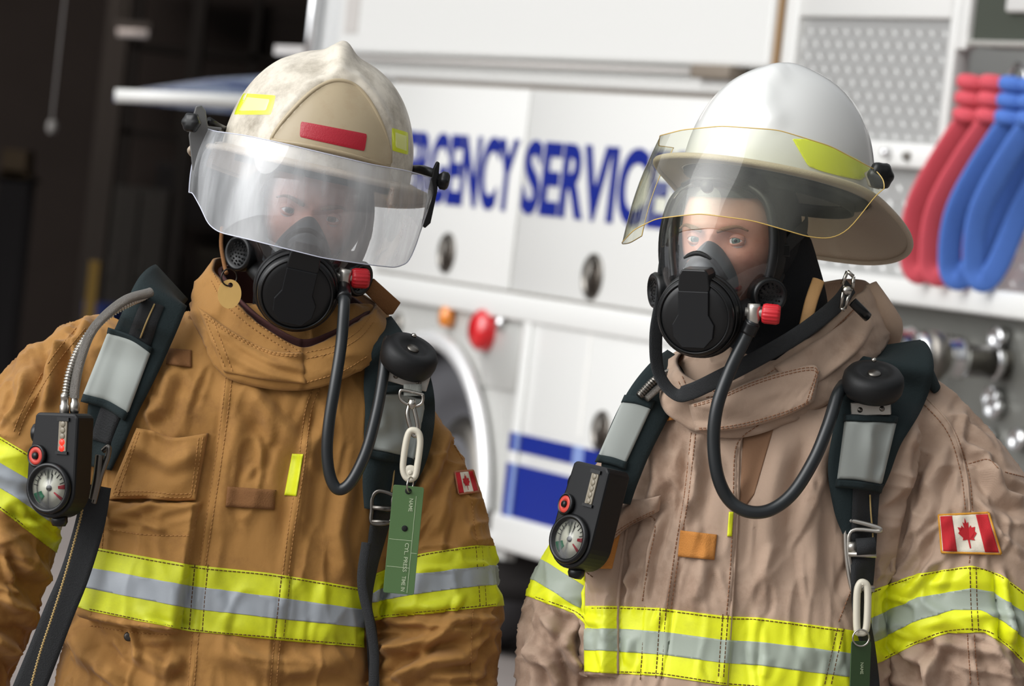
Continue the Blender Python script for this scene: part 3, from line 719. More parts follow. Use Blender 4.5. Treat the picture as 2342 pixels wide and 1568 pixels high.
stepsR = [([(1545, 960), (1745, 960), (1702, 990), (1688, 1030), (1684, 1180), (1675, 1380), (1660, 1600), (1650, 1900), (1500, 1900), (1520, 1560), (1560, 1300), (1585, 1000)], .006, 2.5),
          ([(1395, 1185), (1430, 1150), (1412, 1385), (1412, 1545), (1333, 1545), (1350, 1380)], .024, 3), ([(1437, 1185), (1497, 1185), (1475, 1385), (1470, 1545), (1412, 1545), (1412, 1380)], -.004, 3)]
seamsR = [[(1587, 975), (1570, 1130), (1550, 1250), (1530, 1390), (1513, 1540)], [(2103, 902), (2173, 982), (2206, 1080), (2216, 1168)], [(2224, 1450), (2228, 1510), (2234, 1568)], [(2215, 1065), (2260, 1055), (2290, 1080), (2342, 1095)]]
foldsR += [(l, 7, .0011) for l in seamsR]
foldsR += creases(6, [(1480, 990, 1660, 1370, 16, 80, 30, 130, .0022), (1700, 1000, 1930, 1380, 12, 95, 25, 170, .002), (1350, 1390, 1930, 1568, 14, 88, 20, 110, .0016), (2020, 950, 2200, 1300, 14, 115, 25, 170, .0028), (2200, 1000, 2342, 1280, 10, 60, 40, 120, .0028), (2030, 1460, 2342, 1568, 14, 60, 50, 130, .0035), (1200, 1400, 1340, 1568, 12, 50, 40, 120, .0035), (1370, 1200, 1480, 1370, 8, 110, 30, 110, .0028)])
geoR = shape_jacket(unite([torsoR, armRa, armRb], 0.0032, 4), foldsR, stepsR, 51, (1352, 2000))
BR = Body(geoR)
jR = mk('jacket', geoR, M_khaki, pR)
S1 = [(1300, 1383), (1348, 1385), (1411, 1385), (1512, 1390), (1657, 1408), (1740, 1412), (1931, 1438), (2000, 1450)]; S2 = [(1300, 1434), (1346, 1436), (1411, 1437), (1512, 1443), (1652, 1462), (1740, 1467), (1931, 1491), (2000, 1502)]
S3 = [(1300, 1484), (1343, 1486), (1411, 1489), (1512, 1496), (1652, 1515), (1740, 1521), (1933, 1546), (2000, 1555)]; S4 = [(1300, 1532), (1331, 1534), (1411, 1540), (1512, 1545), (1652, 1566), (1740, 1574), (1933, 1600), (2000, 1610)]
tape(BR, (1338, 1990), S1, S2, S3, S4, jR, M_silver_green)
A1 = [(1150, 1190), (1268, 1250), (1361, 1318), (1400, 1340)]; A2 = [(1150, 1240), (1250, 1285), (1351, 1350), (1400, 1370)]; A3 = [(1150, 1300), (1225, 1328), (1346, 1403), (1400, 1430)]; A4 = [(1150, 1345), (1213, 1365), (1316, 1403), (1346, 1436), (1400, 1460)]
tape(BR, (1100, 1338), A1, A2, A3, A4, jR, M_silver_green)
B1 = [(1960, 1365), (1991, 1350), (2100, 1312), (2222, 1293), (2288, 1313), (2342, 1353), (2500, 1400)]; B2 = [(1960, 1425), (1994, 1411), (2100, 1366), (2222, 1343), (2273, 1353), (2342, 1400), (2500, 1450)]
B3 = [(1960, 1482), (1999, 1466), (2100, 1418), (2182, 1395), (2242, 1396), (2298, 1420), (2342, 1458), (2500, 1500)]; B4 = [(1960, 1535), (2024, 1508), (2100, 1470), (2172, 1446), (2253, 1446), (2303, 1478), (2342, 1516), (2500, 1560)]
tape(BR, (1991, 2700), B1, B2, B3, B4, jR, M_silver_green)
colR = ringcollar([(1552, 842, 6.36), (1615, 880, 6.335), (1700, 866, 6.33), (1800, 806, 6.35), (1900, 738, 6.39), (1968, 672, 6.46), (1975, 640, 6.55), (1860, 650, 6.62), (1690, 720, 6.60), (1570, 790, 6.48)],
                  [(1512, 925, 6.365), (1590, 985, 6.338), (1700, 1000, 6.335), (1830, 955, 6.345), (1935, 890, 6.38), (2015, 800, 6.46), (2030, 740, 6.58), (1870, 740, 6.66), (1660, 790, 6.64), (1520, 850, 6.52)], seed=23)
cR = mk('collar', colR, M_khaki, jR)
BCR = Body(join(colR, geoR))
rw_ = [[(1575, 925), (1640, 905), (1740, 862), (1850, 834), (1876, 848)], [(1590, 985), (1650, 985), (1720, 975), (1800, 950), (1862, 918)]]
hemmed('throat_tab', patch(BCR, rw_, .012, .006, 50, 24, bump=lambda u, t: .0035 * math.sin(u * 8) + .002 * math.sin(t * 6 + u * 3)), rw_, M_khaki, jR, M_thread_or, 'rtb', .05)
mk('collar_stitching', stitches(Body(colR), [[(1610, 896), (1700, 884), (1800, 826), (1900, 760), (1966, 694)], [(1615, 908), (1703, 896), (1805, 838), (1906, 772), (1972, 706)], [(1560, 860), (1575, 890), (1600, 905)], [(1552, 872), (1568, 902), (1594, 918)]], off=.0006), M_thread_or, jR)['kind'] = 'stuff'
mk('collar_flap', patch(Body(colR), [[(1770, 838), (1850, 790), (1930, 735), (1975, 690)], [(1830, 900), (1900, 855), (1965, 800), (2000, 745)]], .005, .004, 26, 14, bump=lambda u, t: .004 * math.sin(5 * t + 4 * u)), M_khaki, jR)
mk('collar_tab', sweep(crom([W(1990, 650, 6.50), W(2015, 700, 6.49), W(2035, 750, 6.5), W(2030, 790, 6.52)], 16), np.interp(np.linspace(0, 1, 16), [0, .6, 1], [.010, .02, .016]), 12, flat=.4, normal=-FW), M_khaki, jR)
for q, bm in (([(1556, 1212), (1640, 1222), (1634, 1280), (1550, 1272)], lambda u, t: .012 * math.sin(pi * u) ** 2 * (1 - .3 * t) - .004 * math.exp(-((u - .55) / .12) ** 2)), ([(1500, 935), (1552, 925), (1550, 958), (1508, 965)], lambda u, t: .008 * math.sin(pi * u)), ([(1372, 1258), (1420, 1215), (1400, 1300), (1372, 1300)], lambda u, t: .004)):
    mk('webbing_tab', patch(BR, q, .005, .004, 22, 12, bump=bm), M_orange_web, jR, label='orange webbing loop')
rw_ = [[(1412, 1165), (1440, 1142), (1475, 1140), (1512, 1132)], [(1372, 1262), (1405, 1232), (1440, 1205), (1508, 1168)]]
hemmed('pocket_flap', patch(BR, rw_, .018, .006, 34, 22, bump=lambda u, t: .006 * math.sin(6 * u) + .004 * math.sin(4 * t)), rw_, M_khaki, jR, M_thread_or, 'b', .1)
mk('pocket_edge', seamtube(BR, [(1436, 1195), (1420, 1300), (1412, 1400), (1412, 1540)], .003), M_khaki, jR)
mk('yellow_tag', patch(BR, [(1667, 1170), (1678, 1170), (1674, 1226), (1663, 1226)], .003, .002, 8, 16), M_lime, jR, label='narrow lime yellow tab at the placket edge')
mk('placket_edge', seamtube(BR, [(1745, 962), (1705, 988), (1690, 1030), (1686, 1180), (1678, 1320), (1662, 1568), (1655, 1700)], .0022), M_khaki, jR)
mk('inner_placket', patch(BR, [(1700, 985), (1775, 960), (1725, 1130), (1690, 1180)], .001, .002, 14, 20), mat('underlap_brown', (134, 100, 74), .9, bump=.3, bscale=200), jR, label='rust brown underlap')
flagpatch(BR, [(2145, 1176), (2262, 1170), (2292, 1268), (2152, 1264)], jR, M_flag_edge)
st = []
for dx in (0, 10): st.append([(1582 + dx, 975), (1565 + dx, 1130), (1545 + dx, 1250), (1525 + dx, 1390), (1508 + dx, 1540)])
st += [[(1735, 972), (1697, 1000), (1680, 1040), (1676, 1180), (1668, 1330), (1652, 1500), (1648, 1560)], [(1440, 1190), (1497, 1188), (1480, 1300), (1468, 1380)], [(1600, 975), (1700, 962), (1800, 930), (1858, 905), (1862, 852), (1760, 868), (1640, 910)],
       [(2110, 900), (2180, 980), (2215, 1080), (2225, 1170)], [(2095, 905), (2165, 985), (2197, 1080), (2208, 1165)], [(2218, 1270), (2216, 1290)], [(2228, 1450), (2232, 1510), (2238, 1568)], [(2212, 1450), (2216, 1510), (2220, 1568)],
       [(2215, 1060), (2260, 1050), (2290, 1075), (2342, 1090)], [(1918, 1420), (1950, 1340)], [(1790, 835), (1880, 775), (1960, 700)]]
mk('stitching', stitches(BCR, st, off=.001), M_thread_or, jR)['kind'] = 'stuff'
mk('armseam', seamtube(BR, [(2105, 895), (2175, 975), (2208, 1075), (2218, 1170)], .0018), M_khaki, jR)
st = []
for c in (S1, S4): st.append([(x, y + (5 if c is S1 else -5)) for x, y in c if 1340 < x < 1940])
for c in (A1, A4): st.append([(x, y + (5 if c is A1 else -5)) for x, y in c if 1160 < x < 1400])
for c in (B1, B4): st.append([(x, y + (5 if c is B1 else -5)) for x, y in c if 1985 < x < 2345])
for x in (1470, 1518, 1505, 1648, 1660): st.append([(x + 5, S1[3][1] + (x - 1512) * .1), (x, 1470), (x - 6, 1555)])
for x in (2218, 2232): st.append([(x, 1296), (x + 2, 1370), (x + 6, 1444)])
for x in (1915, 1930): st.append([(x, 1436), (x - 15, 1500), (x - 30, 1568)])
mk('tape_stitching', stitches(BR, st, off=.0022), M_thread_brown, jR)['kind'] = 'stuff'
hdR = unite([HR.g(head_local()), limb([(1760, 600, 6.49, 95), (1775, 740, 6.5, 95), (1770, 880, 6.49, 105)], m=20), loft([(1570, 1950, 860, 6.48, .06), (1450, 2060, 960, 6.48, .09), (1440, 2000, 1150, 6.48, .10), (1400, 1980, 1400, 6.48, .11), (1390, 1980, 1700, 6.48, .11)], m=30)], 0.0034, 2)
mk('body', hdR, M_skin, pR)
make_eyes(HR, pR, M_iris, gaze=(.22, -.0))
hood(HR, pR, -.03)
mk('hood_neck', limb([(1745, 600, 6.47, 122), (1765, 720, 6.48, 130), (1745, 830, 6.475, 130)], m=24), M_hood, pR)
legs(pR, 1690, YR, mat('trouser_khaki', (150, 128, 106), .9, var=.1), M_boot)
# ================================================================== ground, truck, garage
M_ground = mat('concrete', (140, 131, 126), 0.9, var=.06, vscale=1.2, bump=.3, bscale=30, dirt=(122, 113, 108), dscale=1.5)
M_white = mat('truck_white', (214, 214, 211), 0.3, spec=.4, coat=.3)
M_seam = mat('seam_grey', (150, 142, 134), .8)  # plain grey-brown tone showing in the gaps between door panels
M_blue = mat('letter_blue', (16, 34, 124), .35)
M_blue2 = mat('stripe_blue', (4, 32, 124), .35)
M_paleblue = mat('stripe_pale_blue', (120, 140, 190), .4)
M_grey = mat('rail_grey', (180, 176, 172), .6)
M_alu = mat('panel_aluminium', (196, 194, 188), .45, .55)
M_chrome = mat('chrome', (215, 215, 216), .15, 1)
M_steel = mat('steel_dark', (120, 116, 110), .35, 1)
M_tyre = mat('tyre', (78, 78, 82), .75, bump=.3, bscale=60)
M_well = mat('wheel_well', (34, 31, 30), .9)
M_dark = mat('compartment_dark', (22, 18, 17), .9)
M_olive = mat('olive_panel', (50, 55, 45), .8)
M_redl = mat('red_lens', (200, 16, 26), .15, coat=1)
M_amb = mat('amber_lens', (224, 130, 20), .2, coat=1)
M_hred = mat('hose_red', (196, 72, 84), .8, bump=.6, bscale=300, var=.1, vscale=20)
M_hblue = mat('hose_blue', (66, 106, 182), .8, bump=.6, bscale=300, var=.1, vscale=20)
g0 = mk('ground', gridmesh(np.array([[(x, y, 0) for y in (-15, 0, 10, 22)] for x in (-25, 0, 25)], float)), M_ground); tag(g0, kind='structure')
# --- truck frame
_vp = ray(-3380, -32); _dv = np.array([_vp[0], _vp[1], 0]); _dv /= np.linalg.norm(_dv)
EX = -_dv; EY = np.array([-EX[1], EX[0], 0]); TO = W(1200, 500, 16.5); TO = np.array([TO[0], TO[1], 0])
tr = thing('rescue_truck', 'white rescue truck with blue lettering and stripes parked behind the two firefighters', 'truck', tuple(TO), math.atan2(EX[1], EX[0]))
TR = np.stack([EX, EY, np.array([0, 0, 1.0])], 1)
def tp(px, py, yo=0.0):
    """truck coordinates (x along, z) of the pixel on the plane local y = yo"""
    r = TR.T @ ray(px, py); o = TR.T @ (CAM - TO); t = (yo - o[1]) / r[1]; p = o + r * t; return p[0], p[2]
def tk(name, geo, m, parent=None, **k): return mk(name, geo, m, parent or tr, world=False, **k)
def tw(geo): return geo
XL = tp(722, 60)[0]; XR = tp(2342, 700)[0] + 1.8
zc = lambda px, py: tp(px, py)[1]; xc = lambda px, py: tp(px, py)[0]
z_rail = zc(1300, 149); z_dtop = zc(1215, 199.5); z_dbot = zc(1166, 669); z_b2 = zc(1208, 737); z_ltop = zc(1236, 719); z_btm = zc(1139, 1251); z_tt = zc(1274, 324); z_tb = zc(1256, 496)
x_d1 = xc(905, 190); x_d12 = xc(1217, 300); x_d2r = xc(1640, 300); x_p = xc(1205, 800); x_col = xc(1800, 100)
z_shelf = zc(2170, 700); z_top = 3.1
print('truck', XL, XR, z_rail, z_dtop, z_dbot, z_b2, z_btm, x_d1, x_d12, x_d2r, x_col, z_tt, z_tb)
WID = 2.4
def xof(px, z):
    """x of the point at height z seen in image column px"""
    lo, hi = 0.0, 1568.0; py = 600.0
    for _ in range(30):
        x, zz = tp(px, py); py += (zz - z) * 560
    return x
# wheel arch
wc = tp(962, 1175); WX, WZ = wc; WR = zc(962, 775) - WZ
print('wheel', WX, WZ, WR)
def arch_panel(x0, x1, z0, z1, n=40):
    """outline with the wheel opening cut from below"""
    a0 = math.acos(max(-1, min(1, (z0 - WZ) / WR))) ; pts = [(x0, z0), (WX - WR * math.sin(a0), z0)]
    for k in range(n + 1):
        a = -a0 + 2 * a0 * k / n; pts.append((WX + WR * math.sin(a), WZ + WR * math.cos(a)))
    pts += [(WX + WR * math.sin(a0), z0), (x1, z0), (x1, z1), (x0, z1)]
    return pts
def lower_poly(x0, x1, z0, z1):
    P = [p for p in arch_panel(x0, x1, z0, z1)]
    out = []
    for p in P:
        if not out or abs(p[0] - out[-1][0]) + abs(p[1] - out[-1][1]) > 1e-5: out.append(p)
    return out
# upper body (a hollow where the hose bed is open), lower body
x_bay = xof(2185, zc(2185, 250)) ; x_fr = xof(2225, zc(2225, 60))
tk('body_shell', join(box(XL + .04, x_col - .02, .03, WID, z_b2, z_top), box(x_col - .02, XR, 1.1, WID, z_b2, z_top)), M_white, bevel=.01, smooth=False)
tk('upper_box', box(xof(800, z_rail + .1), x_col - .03, -.05, .3, z_rail + .012, z_top), M_white, bevel=.015, smooth=False)
tk('recess', box(xof(818, z_rail + .15), xof(848, z_rail + .15), -.054, -.02, z_rail + .09, z_top), M_grey, smooth=False)
tk('box_edge', box(x_col - .035, x_col - .008, -.03, .2, zc(1800, 150) - .05, z_top), mat('rust_trim', (150, 120, 84), .7), smooth=False)
tk('rail', sweep(np.array([(xof(830, z_rail), -.06, z_rail - .01), (xof(1617, z_rail), -.06, z_rail - .01)]), .011, 10), M_grey)
tk('rail_bracket', box(xof(1622, z_rail), xof(1710, z_rail), -.07, 0, z_rail - .03, z_rail + .015), mat('bracket_brown', (120, 110, 98), .6), bevel=.004)
tk('header_band', box(XL + .04, x_col + .02, -.03, .05, z_dtop + .008, z_rail - .025), M_white, bevel=.012)
gap = .009
def door(x0, x1, z0, z1, label=None, y=-.022):
    return tk('door', box(x0 + gap, x1 - gap, y, .03, z0 + gap, z1 - gap), M_white, bevel=.006, label=label)
def handle(d, px, py, r=.058):
    x, z = tp(px, py, -.03)
    h = tk('handle', lathe([(r, -.012), (r * 1.03, .002), (r * .95, .008), (r * .86, .004), (r * .8, -.006)], 28, axis=(0, -1, 0), at=(x, -.026, z)), M_steel, d)
    tk('recess', lathe([(r * .84, -.004), (.001, -.003)], 28, axis=(0, -1, 0), at=(x, -.026, z)), mat('recess_dark', (92, 84, 76), .5, .5), d)
    tk('handle_bar', sweep(np.array([(x, -.034, z - r * .8), (x, -.042, z), (x, -.034, z + r * .8)]), r * .2, 8, flat=.5, normal=(0, 1, 0)), M_steel, d)
tk('door_seam', box(x_d1, x_d2r, .0, .029, z_dbot, z_dtop + .01), M_seam, smooth=False)
d1 = door(x_d1, x_d12, z_dbot, z_dtop); handle(d1, 1019, 578, .075)
d2 = door(x_d12, x_d2r, z_dbot - .0, z_dtop); handle(d2, 1352, 632, .08)
tk('mid_beam', box(XL + .04, x_d2r + .1, -.035, .05, z_b2, z_dbot), M_white, bevel=.012)
# lower part
xlow0 = XL + .02; x_g = xof(1213, zc(1213, 740))
tk('fender_panel', prism(lower_poly(xlow0, x_g, z_btm - .04, z_b2), .04), mat('treadplate_fender', (196, 196, 192), .4, .35, bump=2.5, bscale=45), smooth=False)
well = []
for s in np.linspace(-pi * .62, pi * .62, 28): well.append((WX + (WR + .02) * math.sin(s), WZ + (WR + .02) * math.cos(s)))
Pw = np.array([[(x, y, z) for y in (.02, .8)] for x, z in well]); tk('wheel_well', solidgrid(Pw, Pw + np.array([0, 0, .01])), M_well)
tk('fender_trim', sweep(np.array([(WX + (WR + .012) * math.sin(s), -.03, WZ + (WR + .012) * math.cos(s)) for s in np.linspace(-1.7, 1.65, 50)]), .032, 10, flat=.8, normal=(0, 1, 0)), mat('bright_trim', (228, 228, 228), .25, .4))
wh = tk('wheel', lathe([(.18, .0), (.22, .04), (.30, .05), (.33, 0), (.42, -.03), (.54, -.01), (.595, .04), (.60, .14), (.595, .25), (.55, .29), (.3, .28)], 48, axis=(0, 1, 0), at=(WX - .02, .11, .60)), M_tyre)
tk('hub', lathe([(.001, -.05), (.08, -.05), (.1, .0), (.2, .02), (.27, .05), (.27, .12)], 32, axis=(0, 1, 0), at=(WX - .02, .10, .60)), M_steel, wh)
x1_, z1_ = tp(1160, 870); tk('access_plate', box(xof(1118, zc(1118, 735)), x_g - .05, -.012, .01, zc(1160, 893), zc(1160, 742)), mat('plain_plate', (186, 186, 182), .4, .4), bevel=.004)
x_, z_ = tp(1092, 754, -.05); tk('red_lamp', lathe([(.001, .05), (.05, .048), (.075, .03), (.08, 0), (.085, -.02)], 24, axis=(0, -1, 0), at=(x_, -.02, z_)), M_redl)
x_, z_ = tp(1007, 723, -.05); tk('amber_lamp', lathe([(.001, .04), (.035, .035), (.045, 0)], 20, axis=(0, -1, 0), at=(x_, -.01, z_)), M_amb)
x_, z_ = tp(1128, 738, -.05); tk('chrome_cap', lathe([(.001, .03), (.025, .025), (.03, 0)], 16, axis=(0, -1, 0), at=(x_, -.01, z_)), M_chrome)
x_, z_ = tp(900, 742, -.02); tk('reflector', lathe([(.001, .01), (.045, .008), (.05, -.01)], 20, axis=(0, -1, 0), at=(x_, -.005, z_)), M_steel)
tk('lower_back', box(x_g, x_d2r + .05, .0, .03, z_btm + .03, z_ltop + .06), M_seam, smooth=False)
tk('lower_frame', box(x_g, x_g + .07, -.03, .06, z_btm, z_b2 + .01), M_white, bevel=.008)
d3 = door(x_g + .07, x_d2r, zc(1200, 1195) + .02, z_ltop + .01); handle(d3, 1372, 985, .07)
tk('door_fold', box(xof(1357, 1.2), xof(1363, 1.2), -.025, -.02, zc(1340, 1000), z_ltop - .02), mat('fold_grey', (222, 221, 217), .6), d3, smooth=False)
tk('lower_beam', box(x_g - .12, x_d2r + .1, -.04, .06, z_btm, zc(1200, 1192) + .01), M_white, bevel=.012)
tk('reflector_box', box(x_g - .1, x_g - .06, -.05, -.03, z_btm + .06, z_btm + .13), M_steel, bevel=.003)
zs = [zc(1194, 990), zc(1189, 1031), zc(1187, 1060), zc(1168, 1180)]
xa, xb, xc_, xd = x_g + .0, x_g + .035, x_g + .1, x_d2r
for z0, z1 in ((zs[1], zs[0]), (zs[3], zs[2])):
    tk('blue_stripe', box(x_g + .0, x_g + .05, -.0335, -.03, z0, z1), M_blue2, smooth=False)
    tk('pale_stripe', box(x_g + .05, x_g + .085, -.0335, -.03, z0, z1), M_paleblue, smooth=False)
x_s = xof(1325, zc(1325, 1040))
tk('blue_stripe', box(x_g + .085, x_s, -.0262, -.0222, zs[1], zs[0]), M_blue2, smooth=False)
tk('pale_stripe', box(x_s, x_s + .09, -.0258, -.0218, zs[1] - .0, zs[0]), M_paleblue, smooth=False)
tk('blue_stripe', box(x_s + .09, x_d2r - .02, -.0262, -.0222, zs[1], zs[0]), M_blue2, smooth=False)
tk('blue_stripe', box(x_g + .085, x_d2r - .02, -.0262, -.0222, zs[3], zs[2]), M_blue2, smooth=False)
tk('chassis', box(XL + .3, XR, .5, 2.0, z_btm + .05, z_b2), M_well, smooth=False)
tk('far_skirt', box(XL + .1, XR, WID - .05, WID, z_btm, z_b2 + .1), M_white, smooth=False)
# lettering
def text_geo(s, offset=.0):
    c = bpy.data.curves.new('t', 'FONT'); c.body = s; c.size = 1; c.extrude = .01; c.offset = offset; c.resolution_u = 6
    o = bpy.data.objects.new('t', c); COL.objects.link(o); dg = bpy.context.evaluated_depsgraph_get(); m = bpy.data.meshes.new_from_object(o.evaluated_get(dg))
    v = np.empty(len(m.vertices) * 3); m.vertices.foreach_get('co', v); v = v.reshape(-1, 3); f = [tuple(p.vertices) for p in m.polygons]
    bpy.data.objects.remove(o); bpy.data.curves.remove(c); bpy.data.meshes.remove(m); return v, f
def place_text(name, s, x0, x1, z0, z1, y, m, parent, offset=.03, th=.004):
    v, f = text_geo(s, offset); v = v.copy(); a, b = v.min(0), v.max(0)
    X = x0 + (v[:, 0] - a[0]) / (b[0] - a[0]) * (x1 - x0); Z = z0 + (v[:, 1] - a[1]) / (b[1] - a[1]) * (z1 - z0); Y = y - (v[:, 2] - a[2]) / (b[2] - a[2]) * th
    return tk(name, (np.stack([X, Y, Z], 1), f), m, parent, smooth=False)
xe = xof(1197, z_tt - .1); xr0 = xof(952, z_tt - .1); wl = (xe - xr0) / 6.0
place_text('lettering', 'EMERGENCY', xe - wl * 8.15, xe, z_tb, z_tt, -.0225, M_blue, tr)
xs0 = xof(1212, z_tt - .13); place_text('lettering', 'SERVICES', xs0, xof(1590, z_tt - .13), z_tb, z_tt, -.0225, M_blue, tr)
# left end: treadplate corner with grab rail
tk('corner_plate', box(XL, xof(800, z_rail + .1), -.03, .3, z_rail - .4, z_top), mat('corner_treadplate', (205, 206, 205), .45, .2, bump=1, bscale=60), smooth=False)
tk('grab_rail', sweep(np.array([(XL + .14, -.07, z_rail - .3), (XL + .14, -.07, z_rail + .27), (XL + .14, -.02, z_rail + .32)]), .022, 10), M_chrome)
tk('side_ledge', box(XL - .45, XL + .02, .0, .2, zc(700, 128), zc(700, 105)), M_grey, smooth=False)
# hatch door raised on the far end, seen edge on
h0 = np.array(tp(262, 215)); h1 = np.array(tp(620, 200))
# right side: treadplate panel, open hose bay
def tread(x0, x1, z0, z1, y, name, sp=.055):
    gs = [box(x0, x1, y, y + .02, z0, z1)]; nz = int((z1 - z0) / sp); nx = int((x1 - x0) / sp)
    for i in range(nz):
        for j in range(nx):
            cx = x0 + (j + .5) * sp; cz = z0 + (i + .5) * sp; a = (pi / 4 if (i + j) % 2 else -pi / 4)
            L_, w_ = sp * .42, sp * .12; R = rot('y', a)
            P = [(-L_, 0, 0), (0, 0, w_), (L_, 0, 0), (0, 0, -w_), (0, -.006, 0)]
            gs.append(xf((np.array(P), [(0, 1, 4), (1, 2, 4), (2, 3, 4), (3, 0, 4)]), R, (cx, y, cz)))
    return join(*gs)
M_tread = mat('tread_alu', (184, 184, 182), .35, .45)
xp0 = xof(1832, zc(1832, 100)); xp1 = xof(2168, zc(2168, 200)); zp1 = zc(2000, 42); zp0 = zc(2060, 327)
tk('frame_panel', join(box(x_col + .0, xp0, -.02, .05, zp0 - .06, z_top), box(xp0, xp1, -.02, .05, zp1, z_top), box(xp1, xp1 + .05, -.02, .04, zp0 - .0, z_top), box(x_col, xp1 + .05, -.03, .05, zp0 - .075, zp0)), M_white, bevel=.008)
tk('treadplate', tread(xp0, xp1, zp0, zp1, .0, 'treadplate', .04), M_tread, smooth=False)
tk('knob', lathe([(.001, .03), (.014, .025), (.018, 0)], 16, axis=(0, -1, 0), at=(*tp(2054, 353)[:1], -.03, tp(2054, 353)[1])), M_chrome)
tk('knob', lathe([(.001, .02), (.012, .018), (.015, 0)], 16, axis=(0, -1, 0), at=(*tp(2098, 360)[:1], -.03, tp(2098, 360)[1])), M_steel)
zsh1 = zc(2200, 652); zsh0 = zc(2200, 712)
tk('bay_back', tread(x_col, XR, zsh1, zp0 - .07, .02, 'bay_back', .05), M_tread, smooth=False)
tk('shelf_beam', box(x_d2r, XR, -.10, .2, zsh0, zsh1), M_white, bevel=.012)
tk('pump_panel', box(x_d2r + .05, XR, .0, .05, z_btm, zsh0), mat('pump_steel', (140, 140, 134), .35, .7, var=.1), smooth=False)
x_b0 = xp1 + .05
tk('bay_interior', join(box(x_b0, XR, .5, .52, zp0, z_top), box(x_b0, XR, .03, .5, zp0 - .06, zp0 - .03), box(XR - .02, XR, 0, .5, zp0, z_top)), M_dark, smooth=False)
tk('upper_panel', box(xof(2228, zc(2228, 50)), XR, .0, .04, zc(2300, 92), z_top), M_olive, smooth=False)
tk('upper_rail', box(xof(2222, zc(2222, 100)), XR, -.02, .1, zc(2290, 108), zc(2290, 94)), M_alu, bevel=.004)
tk('frame_step', box(xp1 + .05, xof(2228, zc(2228, 50)), -.02, .02, zc(2215, 115), z_top), M_white, bevel=.006)
tk('white_plate', box(xof(2312, zc(2312, 10)), XR, -.02, .05, zc(2330, 30), z_top), M_white, bevel=.01)
def ring3(c, r, rr, ax=(0, -1, 0)): R = frame_to(ax); return sweep(np.array([c + R @ np.array([r * math.cos(a), r * math.sin(a), 0]) for a in np.linspace(0, 2 * pi, 28, endpoint=False)]), rr, 8, closed=True)
x_, z_ = tp(2328, 185, .1); tk('hook_ring', ring3(np.array([x_, .1, z_]), .05, .01), M_chrome)
# discharge valves
for (px, py, r) in ((2120, 795, .062), (2232, 825, .066)):
    x_, z_ = tp(px, py, -.1)
    v_ = tk('discharge_valve', lathe([(r * .9, 0), (r, -.02), (r * .8, -.03), (r * .8, -.12), (r * .9, -.13), (r * .9, -.15), (r * .55, -.16), (r * .55, -.25), (r * .8, -.255), (r * .8, -.27)][::-1], 24, axis=(0, -1, 0), at=(x_, -.30, z_)), M_chrome)
    tk('valve_body', lathe([(r * 1.15, -.02), (r * 1.15, .02), (r * .7, .05), (r * .7, .30)], 24, axis=(0, 1, 0), at=(x_, -.25, z_)), M_steel, v_)
for (px, py) in ((2272, 908), (2276, 932), (2255, 1000), (2330, 1005), (2285, 772)):
    x_, z_ = tp(px, py, -.02); tk('gauge', lathe([(.001, .02), (.025, .02), (.03, .03), (.034, 0)], 18, axis=(0, -1, 0), at=(x_, -.01, z_)), M_chrome)
# raised hatch further along, in front of the dark hall
hp = np.array([W(262, 212, 18.6), W(470, 181, 20.2), W(640, 170, 20.2), W(640, 250, 18.6)])
hp2 = hp - np.array([0, 0, .035])
hat = mk('raised_hatch', (np.vstack([hp, hp2]), [(0, 1, 2, 3), (7, 6, 5, 4), (0, 4, 5, 1), (1, 5, 6, 2), (2, 6, 7, 3), (3, 7, 4, 0)]), mat('hatch_blue', (160, 172, 196), .25, .2, dirt=(50, 70, 130), dscale=2, damt=(.45, .6)), tr, smooth=False)
mk('hatch_edge', sweep(np.array([W(264, 218, 18.58), W(450, 226, 18.58), W(640, 238, 18.58)]), .028, 10), M_white, hat)
# fire hoses hanging in folds on the side
def hose(px_top, px_bot, mtl, label, w=.034, k=0):
    (x0, y0), (x1, y1) = px_top, px_bot
    yo = -.16
    a = tp(x0, y0, yo); b = tp(x1, y1, yo)
    mid = tp((x0 + x1) / 2 - 24, (y0 + y1) / 2, yo)
    front = crom([(a[0], yo + .05, a[1] + .03), (a[0], yo, a[1]), (mid[0], yo - .02, mid[1]), (b[0] , yo, b[1] + .06), (b[0] + .016, yo + .025, b[1] + .008), (b[0] + .035, yo + .06, b[1] + .06), (mid[0] + .045, yo + .085, mid[1]), (a[0] + .03, yo + .10, a[1]), (a[0] + .03, yo + .13, a[1] + .03)], 60)
    o = thing('fire_hose', label, 'fire hose', tuple(TO + TR @ np.array([b[0], yo, b[1] - .03])), math.atan2(EX[1], EX[0]), 'folded fire hoses hanging on the truck')
    def pk(name, geo, m): return mk(name, (np.asarray(geo[0]) @ TR.T + TO, geo[1]), m, o)
    pk('hanging_loop', sweep(front, w, 20, flat=.42, normal=np.array([.914, -.405, 0.0]), sq=3.2), mtl)
    for j in range(3):
        pk('top_fold', sweep(crom([(a[0] - .005 + .004 * j, yo + .02, a[1] + .035 + .048 * j), (a[0] + .03, yo - .015, a[1] + .035 + .048 * j), (a[0] + .07, yo + .01, a[1] + .03 + .048 * j), (a[0] + .09, yo + .12, a[1] + .02 + .045 * j)], 16), .034, 16, flat=.7, normal=(0, 0, 1), sq=2.6), mtl)
    return o
hose((2200, 290), (2078, 628), M_hred, 'dark red fire hose hanging in a loop, leftmost of the four', k=0)
hose((2252, 292), (2122, 634), M_hred, 'faded red fire hose loop between the darker red one and the blue ones', k=1)
hose((2296, 296), (2166, 642), M_hblue, 'blue fire hose loop hanging right beside the red hoses', k=2)
hose((2345, 300), (2222, 646), M_hblue, 'blue fire hose loop on the outer right with a dark gap inside it', k=3)

